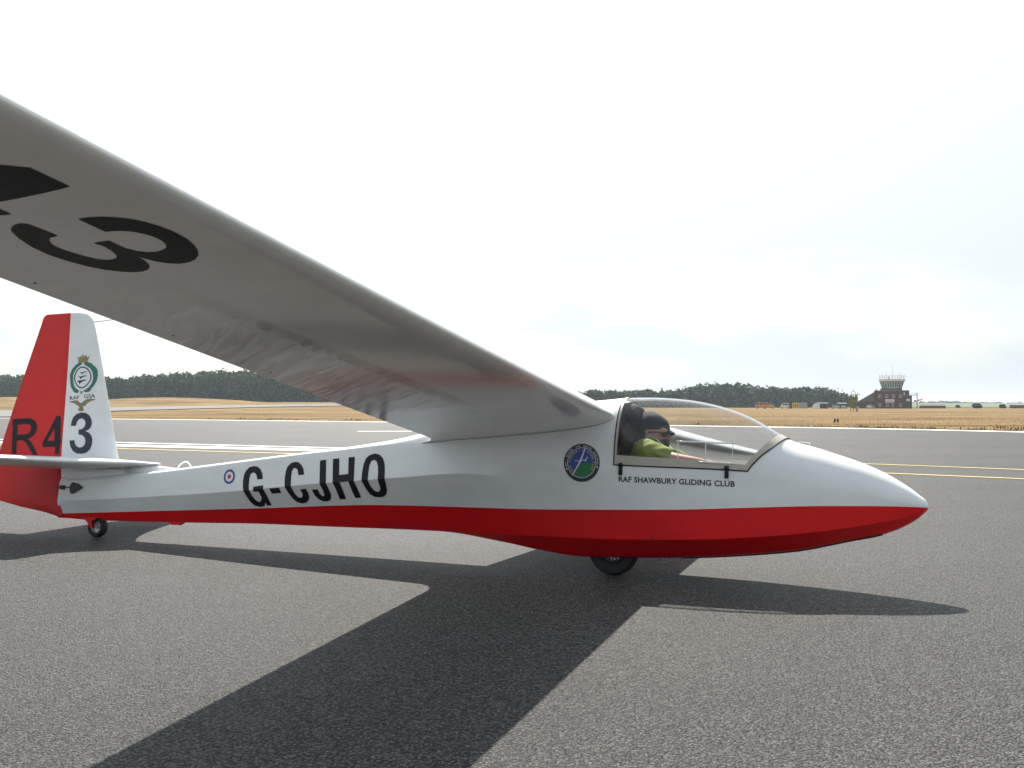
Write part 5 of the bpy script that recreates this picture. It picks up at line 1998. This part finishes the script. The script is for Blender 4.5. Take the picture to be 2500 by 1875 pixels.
# roundel
for r0, r1, m in ((.052, .0355, BLUEV), (.0355, .0165, WHITEV), (.0165, 0, REDV)):
    o_ = ellipse(-2.805, .498, r0, r0, 40)
    sh = ring_shape(o_, ellipse(-2.805, .498, r1, r1, 40)) if r1 else shape(o_)
    decal("roundel_band", sh, m, FUS_BVH, fus)

# club name under the canopy: baseline picked along the fuselage side
a_, b0, c_, d_ = DEC['text']
sl = (c_[1] - a_[1]) / (c_[0] - a_[0])
x1 = .7625
decal("club_name", fit(text_shape("RAF SHAWBURY GLIDING CLUB", .026, 1.04),
                       ((a_[0], a_[1]), (x1, a_[1] + sl * (x1 - a_[0])), (x1, b0[1] + sl * (x1 - a_[0])), (b0[0], b0[1]))),
      NAVY, FUS_BVH, fus, step=.05)

# club badge
BX, BZ, BR, BROT = -.1285, .6515, .1125, radians(3.4)
badge = empty("club_badge")
badge.parent = fus


def bpt(a, b_):
    return (BX + BR * (a * cos(BROT) - b_ * sin(BROT)), BZ + BR * (a * sin(BROT) + b_ * cos(BROT)))


def bell(r, n=64):
    return [bpt(r * cos(2 * pi * k / n), r * sin(2 * pi * k / n)) for k in range(n)]


def arc_text(s, ang0, ang1, r, h, m, off, bold=0.0):
    v_, f_ = [], []
    n_ = len(s)
    for i, ch in enumerate(s):
        if ch == ' ':
            continue
        sv, sf = text_shape(ch, bold)
        xs, ys = [p[0] for p in sv], [p[1] for p in sv]
        cx = (min(xs) + max(xs)) / 2
        ang = radians(ang0 + (ang1 - ang0) * i / (n_ - 1))
        k = h / .70
        base = len(v_)
        for a, b_ in sv:
            lx_, ly_ = (a - cx) * k * .86, r + b_ * k
            v_.append(bpt(cos(ang) * ly_ + sin(ang) * lx_, sin(ang) * ly_ - cos(ang) * lx_))
        f_ += [tuple(q + base for q in g_) for g_ in sf]
    decal("badge_lettering", (v_, f_), m, FUS_BVH, badge, off, step=.06)


decal("badge_border", ring_shape(bell(1.0), bell(.80)), NAVY, FUS_BVH, badge)
decal("badge_ring", ring_shape(bell(.80), bell(.775)), WHITEV, FUS_BVH, badge)
decal("badge_sky", shape(bell(.775)), BLUEV, FUS_BVH, badge, .0012)
hill = [bpt(a, b_) for a, b_ in [(-.52, -.5), (-.40, -.36), (-.24, -.22), (-.1, -.11), (.03, -.04), (.16, .0), (.28, .01), (.40, -.02), (.52, -.07),
                                 (.66, -.14), (.765, -.12)]]
hill += [bpt(.77 * cos(radians(t)), .77 * sin(radians(t))) for t in range(-14, -137, -6)]
decal("badge_hill", shape(hill), GREENV, FUS_BVH, badge, .0018)
for poly in ([(.215, .81), (.255, .80), (.0, .10), (-.10, -.06), (-.535, -.67), (-.565, -.64), (-.16, .0), (-.09, .13)],
             [(-.06, .115), (.20, .095), (.20, .125), (-.04, .145)],
             [(.335, .315), (.365, .295), (.215, .05), (.185, .06), (.175, .11)],
             [(-.37, .125), (-.35, .09), (-.10, .08), (-.08, .11)]):
    decal("badge_glider", shape([bpt(a, b_) for a, b_ in poly]), WHITEV, FUS_BVH, badge, .0032)
arc_text("RAF SHAWBURY GLIDING CLUB", 214, -33, .60, .135, YELLOWV, .0026, .015)
for s, a0, a1 in (("RAF", 189, 177), ("GLIDING", 156, 127), ("AND", 109, 96), ("SOARING", 82, 53), ("ASSOCIATION", 37, -6)):
    arc_text(s, a0, a1, .845, .085, WHITEV, .0026, .01)
for ang in (199, -17):
    c_ = (.89 * cos(radians(ang)), .89 * sin(radians(ang)))
    decal("badge_star", shape([bpt(c_[0] + .045 * cos(t), c_[1] + .045 * sin(t)) for t in np.linspace(0, 2 * pi, 15)[:-1]]), WHITEV, FUS_BVH, badge, .0026)

# figures under the near wing (read from below: R 4 3)
decal("wing_figure", shape(DEC['w3']), BLACK, WING_BVH, wing, .0012, 'below', .06)
four = [(-.0867, -4.2149), (-.0869, -4.1065), (-.3120, -4.1042), (-.3567, -4.103), (-.3564, -4.0347), (-.3928, -4.0381), (-.435, -4.042), (-.435, -4.102),
        (-.55, -4.10), (-.55, -4.207), (-.435, -4.21), (-.435, -4.45), (-.365, -4.455)]
decal("wing_figure", shape(four, ([(-.185, -4.232), (-.3567, -4.345), (-.3567, -4.212)],)), BLACK, WING_BVH, wing, .0012, 'below', .06)
rs = text_shape("R", .02)
xs = [p[0] for p in rs[0]]
ys = [p[1] for p in rs[0]]
rr_ = [(-.70 + (b_ - min(ys)) / (max(ys) - min(ys)) * .60, -4.98 + (a - min(xs)) / (max(xs) - min(xs)) * .42) for a, b_ in rs[0]]
decal("wing_figure", (rr_, rs[1]), BLACK, WING_BVH, wing, .0012, 'below', .06)

# ------------------------------------------------------------------ the pilot
SKIN = mat("skin", (.34, .18, .13), .55, var=.08, vscale=20)
LIME = mat("lime_green_cotton", (.17, .20, .025), .9, var=.15, vscale=12, bump=1.0, bscale=9)
CAPB = mat("black_cap_cloth", (.013, .013, .017), .9, var=.3, vscale=30)
HAIR = mat("dark_hair", (.02, .015, .012), .8, var=.3, vscale=60, bump=.6, bscale=150)
LENS = mat("sunglass_lens", (.008, .008, .010), .08)
JEANS = mat("dark_trousers", (.03, .035, .05), .9, var=.2, vscale=20)
person = empty("person")
person.matrix_world = GM
tag(person, "pilot in lime green T-shirt, black cap and sunglasses seated in the glider", "person")


def skin_mesh(name, nodes, edges, m, parent, sub=2):
    """nodes: (pos, rx, ry); grown with Skin + Subdivision and baked"""
    me_ = bpy.data.meshes.new(name)
    me_.from_pydata([n_[0] for n_ in nodes], edges, [])
    tmp = bpy.data.objects.new(name + "_tmp", me_)
    COL.objects.link(tmp)
    sk = tmp.modifiers.new("skin", 'SKIN')
    sk.use_smooth_shade = True
    for i, n_ in enumerate(nodes):
        d = me_.skin_vertices[0].data[i]
        d.radius = (n_[1], n_[2])
        d.use_root = (i == 0)
    ss = tmp.modifiers.new("sub", 'SUBSURF')
    ss.levels = ss.render_levels = sub
    bpy.context.view_layer.update()
    dg = bpy.context.evaluated_depsgraph_get()
    out = bpy.data.meshes.new_from_object(tmp.evaluated_get(dg))
    out.name = name
    bpy.data.objects.remove(tmp, do_unlink=True)
    out.materials.clear()
    out.materials.append(m)
    out.polygons.foreach_set("use_smooth", [True] * len(out.polygons))
    o_ = bpy.data.objects.new(name, out)
    COL.objects.link(o_)
    o_.parent = parent
    return o_


N, Ed = [], []


def nd(p, rx, ry=None, to=None):
    N.append((p, rx, ry or rx))
    if to is not None:
        Ed.append((to, len(N) - 1))
    return len(N) - 1


pel = nd((.24, 0, .37), .13, .105)
sp1 = nd((.215, 0, .47), .12, .10, pel)
sp2 = nd((.205, 0, .58), .125, .10, sp1)
sp3 = nd((.205, 0, .68), .13, .095, sp2)
nk0 = nd((.222, 0, .765), .056, .056, sp3)
nk1 = nd((.236, 0, .790), .054, .056, nk0)
hd0 = nd((.236, 0, .835), .074, .080, nk1)
hd1 = nd((.226, 0, .890), .078, .096, hd0)
hd2 = nd((.219, 0, .940), .064, .080, hd1)
jaw = nd((.286, 0, .800), .034, .034, hd0)
nose = nd((.320, 0, .838), .012, .012, hd0)
nd((.330, 0, .827), .010, .010, nose)
for s in (-1, 1):
    ear = nd((.226, s * .082, .848), .014, .02, hd0)
    sh0 = nd((.215, s * .125, .735), .062, .062, sp3)
    sh1 = nd((.245, s * .178, .715), .054, .054, sh0)
    el = nd((.425, s * .215, .684), .042, .042, sh1)
    fa = nd((.53, s * .205, .672), .038, .036, el)
    wr_ = nd((.635, s * .165, .655), .025, .028, fa)
    pm = nd((.685, s * .135, .640), .024, .036, wr_)
    th_ = nd((.675, s * .098, .648), .011, .011, wr_)
    nd((.702, s * .078, .640), .009, .009, th_)
    for k in range(4):
        f0 = nd((.722 - .004 * abs(k - 1), s * (.158 - .021 * k), .634), .0095, .0095, pm)
        f1 = nd((.748 - .004 * abs(k - 1), s * (.156 - .020 * k), .618), .0085, .0085, f0)
        nd((.750 - .005 * abs(k - 1), s * (.154 - .020 * k), .598), .0075, .0075, f1)
    hip = nd((.30, s * .095, .37), .085, .085, pel)
    kn = nd((.70, s * .12, .44), .060, .060, hip)
    an = nd((1.08, s * .085, .36), .036, .036, kn)
    nd((1.15, s * .085, .385), .033, .033, an)
skin_mesh("body", N, Ed, SKIN, person)
# T-shirt over torso and upper arms
N, Ed = [], []
a = nd((.235, 0, .40), .145, .118)
b_ = nd((.21, 0, .50), .135, .115, a)
c_ = nd((.20, 0, .60), .142, .114, b_)
d = nd((.203, 0, .695), .142, .106, c_)
nd((.216, 0, .752), .072, .070, d)
for s in (-1, 1):
    e0 = nd((.205, s * .125, .752), .082, .080, d)
    e1 = nd((.245, s * .182, .732), .074, .074, e0)
    e2 = nd((.315, s * .200, .714), .066, .066, e1)
    nd((.405, s * .210, .690), .060, .060, e2)
shirt = skin_mesh("t_shirt", N, Ed, LIME, person, 3)
for q in shirt.data.vertices:                        # cloth folds pulled towards the reaching arm
    x_, y_, z_ = q.co
    k = sin(70 * x_ + 95 * z_ + 12 * sin(18 * y_)) + .6 * sin(120 * z_ - 40 * x_ + 20 * y_)
    q.co += q.normal * (.0028 * k)

N, Ed = [], []
a = nd((.245, 0, .36), .14, .11)
for s in (-1, 1):
    h0 = nd((.33, s * .1, .375), .095, .095, a)
    k0 = nd((.70, s * .12, .44), .072, .072, h0)
    nd((1.05, s * .085, .365), .05, .05, k0)
skin_mesh("trousers", N, Ed, JEANS, person, 1)
# hair, beard, cap, glasses
MB().bm(blob((.170, 0, .845), (.062, .084, .075), 2, .08)).build("hair", HAIR, person, True)
bm = blob((.274, 0, .795), (.054, .056, .046), 4, .10)
MB().bm(bm).build("beard", HAIR, person, True)
cap = empty("cap")
cap.parent = person
bm = bmesh.new()
bmesh.ops.create_icosphere(bm, subdivisions=4, radius=1)
for q in bm.verts:
    p_ = q.co.copy()
    z_ = p_.z * (.092 if p_.z > 0 else .045)
    q.co = Vector((.202 + p_.x * .122, p_.y * .098, .900 + z_ - .018 * (p_.x if p_.x > 0 else .9 * p_.x * -1)
                   + .004 * sin(p_.x * 9) * sin(p_.y * 7 + 1)))
MB().bm(bm).build("cap_crown", CAPB, cap, True)
v, f = [], []
for i in range(9):
    t = -1 + 2 * i / 8
    for j in range(5):
        s = j / 4
        x_ = .288 + s * .068 * (1 - .55 * t * t) - .045 * t * t
        v.append((x_, t * .078 * (1 - .12 * s), .898 - .042 * s - .012 * t * t - .004))
f = [(i * 5 + j, i * 5 + j + 1, (i + 1) * 5 + j + 1, (i + 1) * 5 + j) for i in range(8) for j in range(4)]
n_ = len(v)
v += [(x_, y_, z_ + .009) for x_, y_, z_ in v]
f += [tuple(q + n_ for q in g_[::-1]) for g_ in f[:]]
rim = [i * 5 + 4 for i in range(9)]
f += [(rim[i], rim[i + 1], rim[i + 1] + n_, rim[i] + n_) for i in range(8)]
MB().add(v, f).build("cap_peak", CAPB, cap, True, 50)
b = MB()
for s in (-1, 1):
    b.bm(blob((.300, s * .034, .850), (.016, .028, .020), 1, 0, 2))
    b.tube([(.302, s * .058, .855), (.27, s * .078, .858), (.215, s * .086, .856)], .0035, 6)
b.tube([(.318, -.012, .853), (.318, .012, .853)], .003, 6)
b.build("sunglasses", LENS, person, True)


# shoulder straps of the seat harness
def ribbon(name, pts, width, m, parent, thick=.004):
    P_ = [Vector(p) for p in pts]
    v_ = []
    for i, p in enumerate(P_):
        t = (P_[min(i + 1, len(P_) - 1)] - P_[max(i - 1, 0)]).normalized()
        side = Vector((0, 1, 0))
        up = t.cross(side).normalized()
        for a_, b0 in ((-1, -1), (1, -1), (1, 1), (-1, 1)):
            v_.append(p + side * a_ * width / 2 + up * b0 * thick / 2)
    n0 = len(P_)
    f_ = [(i * 4 + j, i * 4 + (j + 1) % 4, (i + 1) * 4 + (j + 1) % 4, (i + 1) * 4 + j) for i in range(n0 - 1) for j in range(4)]
    f_ += [(3, 2, 1, 0), tuple(range(n0 * 4 - 4, n0 * 4))]
    return MB().add(v_, f_).build(name, m, parent)


STRAP = mat("pale_grey_webbing", (.42, .44, .46), .8)
BLUES = mat("blue_webbing", (.03, .06, .22), .8)
for s in (-1, 1):
    hs = ribbon("harness_strap", [(.085, s * .13, .735), (.13, s * .13, .768), (.175, s * .13, .800), (.225, s * .128, .818), (.275, s * .122, .812), (.315, s * .11, .775),
                                  (.330, s * .09, .70), (.335, s * .06, .60), (.34, s * .03, .50)], .034, STRAP, glider)
    ribbon("strap_pad", [(.215, s * .130, .824), (.245, s * .127, .826), (.278, s * .122, .820)], .044, mat("grey_pad", (.26, .28, .32), .7), hs, .008)
    ribbon("collar_strap", [(.10, s * .075, .79), (.15, s * .075, .815), (.20, s * .070, .818), (.245, s * .062, .806)], .03, BLUES, hs)

# ------------------------------------------------------------------ dry grass blades along the verge and over the field
def blades(n, pick, hmin, hmax, rng):
    P = np.array([pick(rng) for _ in range(n)])
    h = rng.uniform(hmin, hmax, n)
    w_ = h * rng.uniform(.12, .25, n)
    a = rng.uniform(0, 2 * pi, n)
    ln = rng.normal(0, .35, (n, 2)) * h[:, None]
    dx = np.stack([np.cos(a) * w_, np.sin(a) * w_, np.zeros(n)], 1)
    tip = P + np.stack([ln[:, 0], ln[:, 1], h], 1)
    mid = P + np.stack([ln[:, 0] * .35, ln[:, 1] * .35, h * .55], 1)
    return np.stack([P - dx, P + dx, mid + dx * .7, tip], 1).reshape(-1, 3)


STRAW = mat("straw_blades", (.16, .105, .045), .9, spec=.1, var=.3, vscale=.4, island=.45)
WEED = mat("weed_blades", (.13, .10, .04), .9, spec=.1, var=.3, vscale=.4, island=.4)
LN = np.array([(p.x, p.y) for p in off_line(edge_s, 1.15)])
sel = [i for i in range(len(LN) - 1) if LN[i][1] > 20 and LN[i][0] > -90]


def verge(rng, spread=1.0):
    i = sel[rng.integers(len(sel))]
    t = rng.uniform()
    p_ = LN[i] * (1 - t) + LN[i + 1] * t
    d = LN[i + 1] - LN[i]
    nr = np.array([-d[1], d[0]]) / np.linalg.norm(d)
    q = p_ + nr * (rng.exponential(spread) + rng.uniform(-.25, .1))
    return (q[0], q[1], hground(q[0], q[1]))


def field(rng):
    while True:
        y = 38 + 120 * rng.uniform() ** 1.6
        x = rng.uniform(-.58, .58) * y
        # beyond the runway edge only
        j = np.argmin(np.hypot(LN[:, 0] - x, LN[:, 1] - y))
        d = LN[min(j + 1, len(LN) - 1)] - LN[max(j - 1, 0)]
        if (-d[1] * (x - LN[j][0]) + d[0] * (y - LN[j][1])) > 0:
            return (x, y, hground(x, y))


rg = np.random.default_rng(5)
Q = np.concatenate([blades(5000, lambda r: verge(r, .4), .03, .10, rg), blades(14000, field, .03, .075, rg)])
kind(quads_object("dry_grass", Q, STRAW), "stuff", "straw coloured dry grass blades beyond the runway edge")
cl = []
for _ in range(60):
    c0 = verge(rg, 2.5)
    nb = int(rg.integers(8, 26))
    s = rg.uniform(.1, .35)
    cl.append(blades(nb, lambda r: (c0[0] + r.normal(0, s), c0[1] + r.normal(0, s), c0[2]), .05, .16, rg))
kind(quads_object("weeds", np.concatenate(cl), WEED), "stuff", "darker weeds along the runway edge")

# ------------------------------------------------------------------ summer haze
hz = MB().box((-3700, -3700, -1.2), (3700, 3700, 30)).build("haze", None)
hm = bpy.data.materials.new("haze_air")
hm.use_nodes = True
hm.node_tree.nodes.clear()
ho = hm.node_tree.nodes.new("ShaderNodeOutputMaterial")
hv = hm.node_tree.nodes.new("ShaderNodeVolumePrincipled")
hv.inputs["Color"].default_value = (.80, .90, 1.0, 1)
hv.inputs["Density"].default_value = 0.00017
hv.inputs["Anisotropy"].default_value = 0.2
hm.node_tree.links.new(hv.outputs["Volume"], ho.inputs["Volume"])
hz.data.materials.append(hm)
kind(hz, "stuff", "thin bluish summer haze over the whole airfield")
